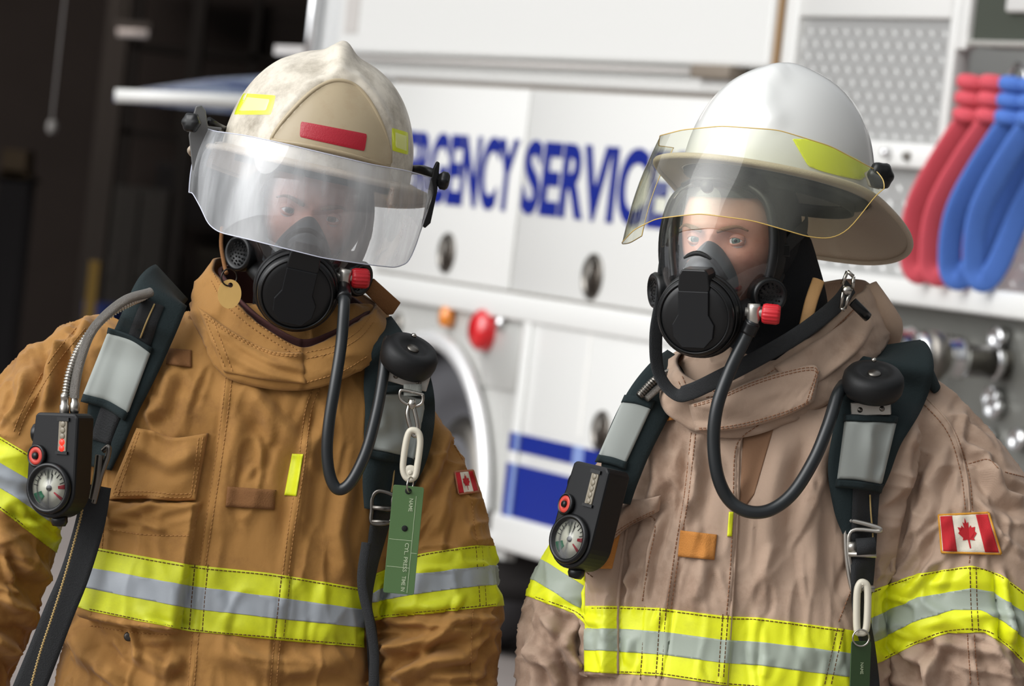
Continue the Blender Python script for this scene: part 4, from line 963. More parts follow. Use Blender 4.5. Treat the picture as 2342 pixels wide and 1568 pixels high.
# --- fire hall
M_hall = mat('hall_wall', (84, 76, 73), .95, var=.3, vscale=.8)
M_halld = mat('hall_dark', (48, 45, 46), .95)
def st_(name, geo, m): return tag(mk(name, geo, m, smooth=False), kind='structure')
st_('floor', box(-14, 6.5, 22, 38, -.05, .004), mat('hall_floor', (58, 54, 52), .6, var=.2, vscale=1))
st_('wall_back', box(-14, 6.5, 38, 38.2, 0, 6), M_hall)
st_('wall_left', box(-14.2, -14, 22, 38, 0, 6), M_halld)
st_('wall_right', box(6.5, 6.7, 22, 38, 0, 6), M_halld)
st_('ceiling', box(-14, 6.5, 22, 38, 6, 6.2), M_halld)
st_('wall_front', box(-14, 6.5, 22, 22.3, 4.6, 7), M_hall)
def simple(name, geo, m, label, cat, group=None, **k):
    o = mk(name, geo, m, **k); return tag(o, label, cat, group)
def wb(px0, px1, py0, py1, y, dy=.3):
    a = W(px0, py1, y); b = W(px1, py0, y); return box(min(a[0], b[0]), max(a[0], b[0]), y, y + dy, min(a[2], b[2]), max(a[2], b[2]))
# posts, shelves, locker, cable light
def post(px0, px1, y, rgb, label):
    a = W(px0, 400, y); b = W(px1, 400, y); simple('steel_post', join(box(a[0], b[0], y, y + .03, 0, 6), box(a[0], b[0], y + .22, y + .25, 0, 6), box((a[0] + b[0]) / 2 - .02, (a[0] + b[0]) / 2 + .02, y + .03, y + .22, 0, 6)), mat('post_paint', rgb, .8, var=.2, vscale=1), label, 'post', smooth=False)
post(205, 258, 34, (70, 64, 60), 'grey steel post of the dim fire hall behind the hanging pull cord')
post(400, 430, 35, (56, 52, 50), 'narrow dark post in the hall beside the raised hatch')
y_ = 36.5
lamp_ = thing('strip_light', 'faintly glowing strip light high in the dark hall', 'light', tuple(W(305, 70, 33)))
mk('housing', wb(262, 345, 52, 68, 33, .15), mat('lamp_housing', (90, 84, 80), .6), lamp_, smooth=False); mk('tube', sweep(np.array([W(268, 74, 33.0), W(338, 78, 33.0)]), .03, 10), mat('lamp_tube', (200, 190, 186), .4, emit=.25), lamp_)  # tube material given a faint glow of its own
mk('hanger', sweep(np.array([W(280, 52, 33.05), W(280, 52, 33.05) * np.array([1, 1, 0]) + np.array([0, 0, 6.0])]), .01, 6), M_steel, lamp_)
cord = thing('pull_cord', 'hanging pull cord with a pale round weight at its end', 'cord', tuple(W(119, 290, 24.5)))
mk('line', sweep(np.array([W(119, 272, 24.5), W(119, 272, 24.5) + np.array([0, 0, 4.0])]), .006, 6), M_grey, cord)
mk('weight', lathe([(.001, .04), (.02, .035), (.032, 0), (.02, -.035), (.001, -.04)], 16, at=W(119, 290, 24.5)), mat('weight_grey', (150, 146, 142), .4), cord)
shelf = thing('storage_rack', 'dark storage rack with shelves along the back of the hall', 'shelf', tuple(W(560, 760, 37) * np.array([1, 1, 0])))
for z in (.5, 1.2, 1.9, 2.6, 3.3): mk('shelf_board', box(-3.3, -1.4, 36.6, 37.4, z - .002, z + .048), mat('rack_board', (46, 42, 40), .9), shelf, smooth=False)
for x in (-3.3, -2.35, -1.45): mk('upright', box(x, x + .06, 36.6, 36.7, 0, 3.6), mat('rack_upright', (52, 48, 46), .8), shelf, smooth=False)
bxs = [(-3.1, .55, .35, .4, (56, 50, 46)), (-2.6, .55, .3, .5, (70, 66, 60)), (-2.2, 1.25, .4, .35, (60, 54, 50)), (-3.0, 1.25, .5, .45, (48, 46, 48)), (-1.9, 1.95, .3, .4, (74, 68, 62)), (-2.9, 1.95, .45, .3, (58, 52, 48)), (-2.3, 2.65, .5, .4, (52, 46, 44))]
words_ = ['brown carton on the bottom shelf of the dark rack', 'grey carton beside the brown one on the bottom shelf', 'carton in the middle of the second shelf', 'wide dark carton at the left of the second shelf', 'pale carton on the third shelf, right end', 'flat carton on the third shelf, left end', 'dark carton on the top shelf of the rack']
for (x, z, w_, h_, c_), lb in zip(bxs, words_):
    cb = thing('storage_box', lb, 'box', (x + w_ / 2, 36.9, z)); mk('carton', box(x, x + w_, 36.75, 37.2, z, z + h_), mat('carton', c_, .9), cb, smooth=False, bevel=.01); mk('lid', box(x - .01, x + w_ + .01, 36.74, 37.21, z + h_ - .06, z + h_ + .01), mat('carton_lid', tuple(v + 8 for v in c_), .9), cb, smooth=False)
lk = thing('locker', 'tall dim grey locker standing in the hall left of the rack', 'locker', tuple(W(330, 760, 35.5) * np.array([1, 1, 0])))
a = W(262, 400, 35.5)[0]; b = W(395, 400, 35.5)[0]
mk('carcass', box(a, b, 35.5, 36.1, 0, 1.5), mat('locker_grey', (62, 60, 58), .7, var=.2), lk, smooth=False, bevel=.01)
for k in range(2): dd = mk('door', box(a + .01 + k * (b - a) / 2, a - .01 + (k + 1) * (b - a) / 2, 35.47, 35.5, .06, 1.46), mat('locker_door', (70, 67, 64), .6), lk, smooth=False, bevel=.005); mk('handle', box(a + .05 + k * .2, a + .07 + k * .2, 35.45, 35.47, .8, .95), M_steel, dd, smooth=False)
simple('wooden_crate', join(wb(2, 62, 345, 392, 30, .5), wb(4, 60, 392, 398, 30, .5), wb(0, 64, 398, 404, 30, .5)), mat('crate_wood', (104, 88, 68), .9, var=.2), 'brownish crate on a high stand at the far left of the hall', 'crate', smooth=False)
cs = W(32, 404, 30); simple('crate_stand', join(box(cs[0] - .1, cs[0] + .1, 30, 30.05, 0, cs[2]), box(cs[0] - .1, cs[0] + .1, 30.4, 30.45, 0, cs[2]), box(cs[0] - .12, cs[0] + .12, 30, 30.5, cs[2] - .03, cs[2])), M_halld, 'dark stand under the brownish crate', 'stand', smooth=False)
yp = W(212, 640, 26); simple('marker_post', join(box(yp[0] - .03, yp[0] + .03, 26, 26.06, 0, 1.1), box(yp[0] - .1, yp[0] + .1, 25.95, 26.11, 0, .03)), mat('marker_yellow', (120, 92, 24), .7), 'low dull yellow marker post in the hall behind the tan shoulder', 'post', smooth=False)
bb = W(243, 640, 26.5); bkt = thing('blue_bucket', 'small dark blue bucket standing near the yellow marker post', 'bucket', (bb[0], 26.5, 0))
mk('pail', lathe([(.1, 0), (.12, .3), (.115, .3), (.095, .01)], 20, at=(bb[0], 26.5, .55)), mat('bucket_blue', (24, 40, 96), .6), bkt); mk('stool', join(box(bb[0] - .15, bb[0] + .15, 26.4, 26.7, .5, .55), box(bb[0] - .14, bb[0] - .1, 26.42, 26.46, 0, .5), box(bb[0] + .1, bb[0] + .14, 26.62, 26.66, 0, .5), box(bb[0] + .1, bb[0] + .14, 26.42, 26.46, 0, .5), box(bb[0] - .14, bb[0] - .1, 26.62, 26.66, 0, .5)), M_halld, bkt, smooth=False)
# --- light: overcast sky with a soft sun from the upper left
w = bpy.data.worlds.new('sky'); SC.world = w; w.use_nodes = True; nt = w.node_tree; N = nt.nodes; L = nt.links
bg = N['Background']; tc = N.new('ShaderNodeTexCoord'); sp = N.new('ShaderNodeSeparateXYZ'); L.new(tc.outputs['Generated'], sp.inputs[0])
rp = N.new('ShaderNodeValToRGB'); cr = rp.color_ramp; mr = N.new('ShaderNodeMapRange'); mr.inputs['From Min'].default_value = -1; mr.inputs['From Max'].default_value = 1
zx = N.new('ShaderNodeMath'); zx.operation = 'MULTIPLY_ADD'; zx.inputs[1].default_value = -.30; L.new(sp.outputs['X'], zx.inputs[0]); L.new(sp.outputs['Z'], zx.inputs[2]); L.new(zx.outputs[0], mr.inputs['Value']); L.new(mr.outputs['Result'], rp.inputs['Fac'])
cr.elements[0].position = 0.0; cr.elements[0].color = (.10, .095, .09, 1); cr.elements[1].position = 1.0; cr.elements[1].color = (1.0, 1.02, 1.05, 1)
for p_, c_ in ((.49, (.22, .21, .20, 1)), (.52, (.30, .29, .28, 1)), (.56, (.62, .63, .65, 1)), (.70, (.95, .97, 1.0, 1))): e = cr.elements.new(p_); e.color = c_
nz = N.new('ShaderNodeTexNoise'); nz.inputs['Scale'].default_value = 2.2; nz.inputs['Detail'].default_value = 3; L.new(tc.outputs['Generated'], nz.inputs['Vector'])
mrn = N.new('ShaderNodeMapRange'); mrn.inputs['From Min'].default_value = .3; mrn.inputs['From Max'].default_value = .7; mrn.inputs['To Min'].default_value = .75; mrn.inputs['To Max'].default_value = 1.25; L.new(nz.outputs['Fac'], mrn.inputs['Value'])
mx = N.new('ShaderNodeMix'); mx.data_type = 'RGBA'; mx.blend_type = 'MULTIPLY'; mx.inputs['Factor'].default_value = 1; L.new(rp.outputs['Color'], mx.inputs['A']); L.new(mrn.outputs['Result'], mx.inputs['B'])

mrx = N.new('ShaderNodeMapRange'); mrx.inputs['From Min'].default_value = -1; mrx.inputs['From Max'].default_value = 1; mrx.inputs['To Min'].default_value = 1.3; mrx.inputs['To Max'].default_value = .5; L.new(sp.outputs['X'], mrx.inputs['Value'])
mx2 = N.new('ShaderNodeMix'); mx2.data_type = 'RGBA'; mx2.blend_type = 'MULTIPLY'; mx2.inputs['Factor'].default_value = 1; L.new(mx.outputs['Result'], mx2.inputs['A']); L.new(mrx.outputs['Result'], mx2.inputs['B'])

gs_ = Vector((-.82, -.42, .42)).normalized()
dt_ = N.new('ShaderNodeVectorMath'); dt_.operation = 'DOT_PRODUCT'; dt_.inputs[1].default_value = gs_; L.new(tc.outputs['Generated'], dt_.inputs[0])
cl_ = N.new('ShaderNodeMath'); cl_.operation = 'MAXIMUM'; cl_.inputs[1].default_value = 0; L.new(dt_.outputs['Value'], cl_.inputs[0])
pw_ = N.new('ShaderNodeMath'); pw_.operation = 'POWER'; pw_.inputs[1].default_value = 10; L.new(cl_.outputs[0], pw_.inputs[0])
ml_ = N.new('ShaderNodeMath'); ml_.operation = 'MULTIPLY'; ml_.inputs[1].default_value = 7.5; L.new(pw_.outputs[0], ml_.inputs[0])
ad_ = N.new('ShaderNodeMix'); ad_.data_type = 'RGBA'; ad_.blend_type = 'ADD'; ad_.inputs['Factor'].default_value = 1; L.new(mx2.outputs['Result'], ad_.inputs['A']); L.new(ml_.outputs[0], ad_.inputs['B'])
L.new(ad_.outputs['Result'], bg.inputs['Color']); bg.inputs['Strength'].default_value = .62
sl = bpy.data.lights.new('sun', 'SUN'); sl.energy = 0.9; sl.angle = math.radians(50); sl.color = (1, .985, .97); so = bpy.data.objects.new('sun', sl); COL.objects.link(so)
sd = Vector((0.75, 0.55, -0.75)); so.rotation_euler = sd.to_track_quat('-Z', 'Y').to_euler(); so.location = (-4, -4, 8)
hl_ = bpy.data.lights.new('hall_fill', 'AREA'); hl_.energy = 170; hl_.size = 4; hl_.color = (1, .9, .82); ho = bpy.data.objects.new('hall_fill', hl_); COL.objects.link(ho); ho.location = (-5, 31, 5.8)  # added fill light with no visible source, brightens the dim hall
SC.view_settings.exposure = 0.15
# ================================================================== helmets, masks, harnesses, instruments
M_shellL = mat('helmet_scuffed_cream', (216, 208, 192), .45, var=.06, vscale=10, bump=.1, bscale=80, dirt=(138, 128, 110), dscale=16, damt=(.44, .74), coat=.1)
M_shellR = mat('helmet_white', (216, 217, 214), .25, coat=.4)
M_emblem = mat('emblem_beige', (176, 160, 130), .45, var=.08, vscale=20, dirt=(168, 148, 118), dscale=20, coat=.2)
M_brim = mat('brim_beige', (190, 176, 156), .7, bump=.5, bscale=400, var=.06)
M_liner = mat('liner_dark_green', (34, 40, 38), .85, bump=.3, bscale=300)
M_red = mat('red_reflector', (172, 22, 42), .35, bump=.3, bscale=500, coat=.3)
M_limeH = mat('lime_reflector', (226, 238, 28), .3, coat=.5)
M_limeH2 = mat('lime_reflector_pale', (240, 246, 150), .3, coat=.5)
M_blk = mat('black_plastic', (16, 17, 18), .32, spec=.4)
M_blk2 = mat('black_rubber', (15, 16, 17), .55, spec=.35, bump=.1, bscale=200)
M_blk3 = mat('black_matte', (17, 18, 20), .5, spec=.3)
M_bracket = mat('grey_bracket', (92, 92, 92), .45, coat=.2)
M_cup = mat('grey_rubber_cup', (52, 58, 60), .5)
M_visL = clear_mat('visor_haze_glare', (246, 247, 250), haze=.17, smudge_glare=.5, ior=1.65)  # scratch haze, raised to stand in for the white reflection as well
M_visR = clear_mat('visor_amber_tint', (248, 249, 236), haze=.04, hazecol=(220, 222, 200), smudge_glare=.05)
M_visEdge = mat('visor_edge_amber', (214, 180, 100), .2)
M_visEdgeL = mat('visor_edge_clear', (200, 204, 220), .15)
M_lens = clear_mat('mask_lens', (250, 250, 252), haze=.015, smudge_glare=.02)
M_knobred = mat('knob_red', (196, 34, 44), .4)
M_conn = mat('connector_metal', (188, 184, 176), .35, .9)
M_hose = mat('hose_rubber', (30, 34, 36), .33)
M_navy = mat('navy_pad', (22, 36, 38), .92, bump=.5, bscale=350)
M_web = mat('black_webbing', (30, 32, 34), .75, bump=.8, bscale=700, weave=160)
M_webth = mat('webbing_thread', (176, 150, 98), .9)
M_refl = mat('reflective_grey', (152, 157, 152), .75, bump=.12, bscale=60, var=.05)
M_brass = mat('brass_disc', (216, 176, 104), .45, .2, bump=.2, bscale=100)
M_ring = mat('nickel_ring', (180, 176, 168), .25, 1)
M_braid = mat('braided_steel', (150, 146, 140), .35, .9, bump=1.5, bscale=900)
M_cream = mat('cream_plastic', (206, 200, 182), .45)
M_tag = mat('green_tag', (74, 104, 60), .45, bump=.1, bscale=400)
M_print = mat('tag_print', (170, 184, 150), .6)
M_leather = mat('tan_leather', (184, 142, 92), .7, bump=.4, bscale=200)
M_dial = mat('dial_face', (222, 222, 204), .4)
M_green = mat('dial_green', (40, 140, 96), .5)
M_ledoff = mat('led_bar', (132, 124, 108), .4, var=.2, vscale=200)
M_led = mat('led_lit', (255, 22, 12), .3, emit=5)
M_gl = clear_mat('gauge_glass', (252, 252, 252), haze=.0)

def shellmesh(rx, ry, rz, crest, n=150, m=90):
    V = []
    for i in range(m + 1):
        el = (pi / 2) * i / m
        for j in range(n):
            th = 2 * pi * j / n; c = math.cos(el) ** .88; x = rx * c * math.cos(th); y = ry * c * math.sin(th); z = rz * math.sin(el) ** .96
            z += crest[0] * math.exp(-(x / crest[1]) ** 2) * math.exp(-((y - crest[2]) / crest[3]) ** 2) * (z / rz)
            V.append((x, y, z))
    Fc = [(i * n + j, i * n + (j + 1) % n, (i + 1) * n + (j + 1) % n, (i + 1) * n + j) for i in range(m) for j in range(n)]
    return fixn((np.array(V), Fc))
def brimmesh(rx, ry, front, side, back, dfront, dback, n=120):
    P = np.zeros((n + 1, 9, 3)); Q = np.zeros_like(P)
    for i in range(n + 1):
        th = -pi + 2 * pi * i / n; aa = abs(math.degrees(th))             # 0 = front
        o = front + (side - front) * float(sst(np.array((aa - 45) / 70))) + (back - side) * float(sst(np.array((aa - 85) / 90)))
        dr = dfront + (dback - dfront) * float(sst(np.array((aa - 60) / 115)))
        for j in range(9):
            t = j / 8; x = (rx * .985 + o * t) * math.sin(th); y = -(ry * .985 + o * t) * math.cos(th); z = .004 - dr * t ** 1.3
            P[i, j] = (x, y, z); Q[i, j] = (x, y, z - .004)
    g = solidgrid(P, Q); rimc = P[:-1, -1] - np.array([0, 0, .002])
    return g, rimc
def helmet(fr, label, rx, ry, rz, crest, br, shell_m, ridges=()):
    t = thing('fire_helmet', label, 'helmet', tuple(fr.o))
    sg = fr.g(shellmesh(rx, ry, rz, crest)); nm = vnormals(*sg); px, py = proj(sg[0]); dd_ = np.zeros(len(px)); frn = np.clip(-(nm @ FW) * 3 + .3, 0, 1)
    for poly, w, a in ridges:
        ds, tt, _ = polydist(px, py, poly); dd_ += a * np.exp(-(ds / w) ** 2) * np.clip(np.minimum(tt, 1 - tt) * 6 + .1, 0, 1) * frn
    sg = (sg[0] + nm * dd_[:, None], sg[1]); sh = mk('shell', sg, shell_m, t, solid=.003)
    bg_, rim = brimmesh(rx, ry, *br); bo = mk('brim', fr.g(bg_), M_brim, t)
    mk('brim_edging', fr.g(sweep(rim, .0045, 10, closed=True)), M_brim, bo)
    li = brimmesh(rx * .80, ry * .80, rx * .19, rx * .19, rx * .19, -.002, -.002)[0]
    mk('liner', fr.g(xf(li, None, (0, 0, -.006))), M_liner, t)
    hb = np.array([(rx * .84 * math.sin(a), -ry * .84 * math.cos(a), 0) for a in np.linspace(0, 2 * pi, 60, endpoint=False)])
    mk('headband', fr.g(sweep(hb + np.array([0, 0, -.012]), .019, 12, closed=True, flat=.25, normal=None) if False else solidgrid(*[np.array([[p * s + np.array([0, 0, z]) for z in (.0, -.009, -.018)] for p in np.vstack([hb, hb[:1]])]) for s in (1, .965)])), M_liner, t)
    return t, Body(sg), sh
def visor(fr, t, rx, ry, y0, a0, a1, top, bot, flare, m, edge_m, n=90, nv=26, th=.0018, far=None):
    """curved clear shield; top/bot are px curves (px -> py) of the near part"""
    A = np.radians(np.linspace(a0, a1, n)); P = np.zeros((n, nv, 3)); ft, fb = curve_y(top), curve_y(bot)
    base = [proj(fr.p(rx * math.sin(a), -ry * math.cos(a) + y0, 0.0)) for a in A]; k0 = int(np.argmin([b[0] for b in base])) if far else 0
    ff = (curve_y(far[0]), curve_y(far[1])) if far else None
    for i, a in enumerate(A):
        gt, gb = (ft, fb) if i >= k0 else ff
        def solve(g, fl):
            z = 0.0
            for _ in range(25):
                x, y = rx * fl * math.sin(a), -ry * fl * math.cos(a) + y0; q = proj(fr.p(x, y, z)); z += (q[1] - g(q[0])) / 1600 * .8
            return np.array([x, y, z])
        zt, zb = solve(gt, 1.0), solve(gb, 1 + flare)
        for j in range(nv):
            s = j / (nv - 1); P[i, j] = zt * (1 - s) + zb * s + np.array([math.sin(a), -math.cos(a), 0]) * .006 * math.sin(pi * s)
    for _ in range(4): P[1:-1] = (P[:-2] + P[1:-1] * 2 + P[2:]) / 4
    nrm = P - np.array([0, y0, 0]); nrm[..., 2] = 0; nrm /= np.linalg.norm(nrm, axis=2)[..., None]
    v = mk('visor', fr.g(gridmesh(P)), m, t)
    loop = np.vstack([P[:, 0], P[-1, 1:], P[::-1, -1][1:], P[0, ::-1][1:-1]])
    mk('visor_edge', fr.g(sweep(loop, .0008, 6, closed=True)), edge_m, v)
    return v, P
# ---------------- left helmet
FL = Frame(722, 378, 6.50, 12.5, 8, 2)
hmL, BHL, shL = helmet(FL, 'scuffed cream fire helmet with a beige front emblem and red reflective patch', .137, .155, .164, (.019, .018, -.03, .07), (.008, .044, .085, .006, .045), M_shellL, [([(612, 318), (640, 268), (690, 214), (735, 184), (775, 172), (815, 182), (855, 226), (888, 290), (904, 350)], 13, .007), ([(775, 100), (778, 140), (776, 175)], 18, .006), ([(650, 120), (700, 150), (760, 160)], 30, -.003)])
def cutpoly(Bd, poly, off):
    f = inpoly(Bd.px, Bd.py, poly, 8) - .5; nm = vnormals(*Bd.geo); return cutpart(Bd.geo, [f, -(nm @ FW) + .02], off)
def smoothpoly(pts, n=60): return [tuple(p) for p in crom(pts, n, True)]
def edgeloop(Bd, poly, r, off=0.0):
    P = [Bd.hit(*p) for p in poly]; P = [p - FW * off for p in P if p is not None]; return sweep(np.array(P), r, 8, closed=True)
emb = [(624, 314), (650, 275), (700, 222), (740, 194), (775, 185), (812, 196), (845, 232), (875, 290), (890, 345), (890, 374), (880, 376), (800, 354), (700, 332), (632, 322)]
eo = mk('front_emblem', cutpoly(BHL, emb, .006), M_emblem, hmL, solid=.006)
mk('emblem_rim', edgeloop(BHL, smoothpoly(emb), .0035, .004), M_emblem, eo)
BEM = Body(cutpoly(BHL, [(500, 150), (950, 150), (960, 420), (500, 420)], .006))
mk('red_patch', patch(BEM, [(688, 277), (840, 306), (834, 346), (685, 313)], .0012, .0012, 24, 12, round_=.03), M_red, hmL, auto=40)
for q, in_ in (([(556, 213), (631, 218), (620, 262), (534, 262)], [(564, 222), (619, 227), (610, 253), (546, 253)]), ([(896, 292), (934, 303), (934, 354), (897, 344)], [(903, 302), (930, 311), (930, 345), (904, 336)])):
    rp_ = mk('reflective_patch', patch(BHL, q, .0012, .0014, 14, 10, round_=.03), M_limeH, hmL, auto=40, label='lime yellow reflective patch')
    mk('patch_panel', patch(BHL, in_, .0019, .0008, 12, 8), M_limeH2, rp_, auto=40)
vL, PVL = visor(FL, hmL, .166, .196, -.0, -86, 84, [(400, 272), (492, 300), (560, 309), (640, 326), (740, 350), (850, 376), (930, 390), (1000, 410)],
    [(440, 440), (462, 480), (475, 512), (500, 531), (560, 545), (640, 565), (740, 590), (850, 606), (905, 612), (935, 600), (960, 540), (975, 480), (1000, 430)], .02, M_visL, M_visEdgeL)
def knob(fr, c, ax, r, h, m, parent, lobes=6, name='knob'):
    return mk(name, lathe([(r * .3, h + .001), (r * .75, h), (r, h * .75), (r * 1.02, h * .2), (r * .8, 0), (r * .5, -.004)], 36, lobes=lobes, amp=.06, axis=fr.R @ np.array(ax, float), at=c), m, parent)
# left bracket plate and knob
def fplate(fr, pts, yl, th, m, parent, name, bev=.0015):
    A = [fr.loc(x, y, yl) for x, y in pts]; n = len(A); V = [fr.p(*a) for a in A] + [fr.p(*(a + np.array([0, th, 0]))) for a in A]
    return mk(name, fixn((np.array(V), [tuple(range(n)), tuple(range(2 * n - 1, n - 1, -1))] + [(i, (i + 1) % n, n + (i + 1) % n, n + i) for i in range(n)])), m, parent, smooth=False, bevel=bev)
b1 = fplate(FL, [(448, 243), (460, 240), (470, 252), (476, 288), (508, 292), (503, 305), (495, 308), (458, 400), (448, 405), (440, 385), (432, 310), (440, 270)], -.035, .006, M_bracket, hmL, 'visor_bracket')
fplate(FL, [(494, 296), (502, 297), (462, 402), (452, 404)], -.040, .004, M_blk, b1, 'clamp_strip')
mk('bracket_arm', sweep(np.array([FL.p(*FL.loc(478, 275, -.03)), FL.p(*FL.loc(500, 290, -.01)), FL.p(*FL.loc(522, 300, .02))]), .0055, 8), M_blk, b1)
knob(FL, FL.p(*FL.loc(441, 281, -.046)), (-.5, -.85, 0), .0135, .012, M_blk, hmL)
b2 = fplate(FL, [(992, 385), (1000, 368), (1006, 372), (1000, 440), (985, 510), (972, 522), (966, 515), (978, 450)], -.045, .012, M_blk, hmL, 'visor_bracket')
mk('bracket_arm', sweep(np.array([FL.p(*FL.loc(996, 398, -.035)), FL.p(*FL.loc(965, 388, -.01)), FL.p(*FL.loc(938, 388, .02))]), .007, 8), M_blk, b2)
knob(FL, FL.p(*FL.loc(1006, 411, -.042)), (1, -.15, .0), .0135, .013, M_blk, hmL)
# ---------------- right helmet
FR = Frame(1776, 428, 6.49, 8, -27, -6)
hmR, BHR, shR = helmet(FR, 'clean white fire helmet with a yellow side stripe and amber edged visor', .134, .156, .172, (.006, .03, .0, .1), (.040, .036, .112, .0, .058), M_shellR, [([(1800, 150), (1755, 190), (1752, 240), (1790, 300)], 26, .0045)])
mk('side_stripe', cutpoly(BHR, [(1812, 318), (1850, 318), (1905, 338), (1960, 365), (1992, 385), (1982, 400), (1968, 412), (1930, 405), (1880, 392), (1848, 380)], .0014), M_limeH, hmR, solid=.001, label='lime yellow reflective side stripe')
vR, PVR = visor(FR, hmR, .168, .212, .0, -88, 77, [(1380, 348), (1480, 328), (1510, 310), (1560, 297), (1650, 288), (1780, 297), (1900, 334), (1995, 385), (2040, 400)],
    [(1380, 580), (1420, 557), (1450, 525), (1500, 500), (1600, 488), (1720, 504), (1800, 527), (1850, 542), (1900, 546), (1940, 528), (1985, 470), (2010, 436), (2040, 425)], .14, M_visR, M_visEdge, far=([(1400, 335), (1480, 330), (1560, 340), (1640, 350)], [(1400, 560), (1440, 556), (1500, 520), (1560, 470), (1640, 430)]))
knob(FR, FR.p(*FR.loc(2008, 402, -.03)), (1, -.75, .0), .0185, .016, M_blk, hmR)
fplate(FR, [(1975, 395), (2010, 375), (2022, 400), (2005, 430), (1985, 425)], -.022, .012, mat('knob_mount', (120, 112, 96), .5), hmR, 'knob_mount')

# ---------------- breathing masks
def mask(fr, label, person_key, conn, knobp, dia_z=-.075):
    t = thing('breathing_mask', label, 'mask', tuple(fr.p(0, -.1, -.1)))
    zz = [.078, .066, .045, .0, -.05, -.085, -.105]; ww = [.036, .060, .076, .085, .080, .062, .036]; dd = [.056, .063, .070, .082, .090, .092, .086]
    Z = crom(np.array([zz, ww, dd]).T, 40); P = np.zeros((49, 40, 3))
    for i, a in enumerate(np.radians(np.linspace(-82, 82, 49))):
        for j, (z, w_, d_) in enumerate(Z): P[i, j] = (w_ * math.sin(a), -.046 - d_ * math.cos(a) ** .9, z)
    mk('lens', fr.g(gridmesh(P)), M_lens, t)
    loop = np.vstack([P[:, 0], P[-1, 1:], P[::-1, -1][1:], P[0, ::-1][1:-1]]); loop = arcl(np.vstack([loop, loop[:1]]), 141)[:-1]
    for _ in range(3): loop = (np.roll(loop, 1, 0) + loop * 2 + np.roll(loop, -1, 0)) / 4
    fm = mk('lens_frame', fr.g(sweep(loop, .0062, 10, closed=True, flat=1.2)), M_blk, t)
    c = np.array([0, .02, -.01]); S = np.zeros((141, 6, 3))
    for i in range(141):
        p = loop[i % 140]; d = p - np.array([0, p[1], -.01]); d /= np.linalg.norm(d); q = p + np.array([0, .052, 0]) + d * -.002
        for j in range(6): s_ = j / 5; S[i, j] = p * (1 - s_) + q * s_ + d * .007 * math.sin(pi * s_)
    mk('face_seal', fr.g(solidgrid(S, S - (S - c) * .04)), M_blk2, t)
    # top clip
    mk('top_clip', fr.g(join(lathe([(.001, .006), (.008, .005), (.0095, 0), (.009, -.006)], 20, axis=(0, -1, .3), at=(0, -.108, .074)), sweep(crom([(-.045, -.088, .074), (-.02, -.102, .083), (0, -.106, .083), (.02, -.102, .083), (.045, -.088, .074)], 20), .0035, 8))), M_blk, t)
    # nose cup
    V = []; n, m = 40, 24
    for i in range(m + 1):
        for j in range(n):
            ph = pi / 2 * i / m; th = 2 * pi * j / n; r = math.cos(ph) ** .8; x = .043 * r * math.cos(th); z = -.062 + (.062 if math.sin(th) > 0 else .04) * r * math.sin(th); y = -.082 - .045 * math.sin(ph) ** 1.1 - .0 * th
            k = max(0, (z + .062) / .062); x *= 1 - .55 * k ** 1.5; V.append((x, y, z))
    mk('nose_cup', fr.g(fixn((np.array(V), [(i * n + j, i * n + (j + 1) % n, (i + 1) * n + (j + 1) % n, (i + 1) * n + j) for i in range(m) for j in range(n)]))), M_cup, t)
    mk('cup_rim', fr.g(sweep(crom([(-.036, -.112, -.055), (-.022, -.126, -.03), (0, -.130, -.020), (.022, -.126, -.03), (.036, -.112, -.055)], 24), .004, 8)), M_blk2, t)
    # regulator
    ax = np.array([0 if person_key == 'L' else .12, -.96, -.20 if person_key == 'L' else -.12]); ax /= np.linalg.norm(ax); c = np.array([0 if person_key == 'L' else .009, -.142, -.106])
    R_ = frame_to(ax)
    rg = mk('regulator', fr.g(xf(lathe([(.045, -.03), (.054, -.026), (.0575, -.02), (.0585, -.008), (.0575, -.003), (.054, -.001), (.0535, .003), (.0555, .004), (.0555, .010), (.052, .015), (.040, .0185), (.001, .020)], 64), R_, c)), M_blk, t)
    for q_ in (.050, .0565): mk('regulator_ring', fr.g(xf(sweep(np.array([(q_ * math.cos(a), q_ * math.sin(a), .0165 if q_ < .055 else .004) for a in np.linspace(0, 2 * pi, 60, endpoint=False)]), .0016, 8, closed=True), R_, c)), M_blk, rg)
    mk('regulator_ring', fr.g(xf(sweep(np.array([(.0578 * math.cos(a), .0578 * math.sin(a), -.013) for a in np.linspace(0, 2 * pi, 60, endpoint=False)]), .0032, 8, closed=True), R_, c)), M_blk2, rg)
    up = np.array([0, 0, 1.0]) - ax * ax[2]; up /= np.linalg.norm(up); rgt = np.cross(up, ax) * -1
    xr = np.cross(-ax, up); Rb = np.stack([xr, -ax, up], 1)
    mk('release_block', fr.g(prism([(-.021, .034), (.021, .034), (.023, .041), (.021, .060), (.017, .067), (-.017, .067), (-.021, .060), (-.023, .041)], .036, Rb, c + ax * .021)), M_blk, rg, bevel=.002, smooth=False)
    mk('front_plate', fr.g(prism([(-.022, .037), (.022, .037), (.022, .004), (.030, -.010), (.028, -.028), (.016, -.042), (-.016, -.042), (-.028, -.028), (-.030, -.010), (-.022, .004)], .005, Rb, c + ax * .0235)), M_blk3, rg, bevel=.0012, smooth=False)
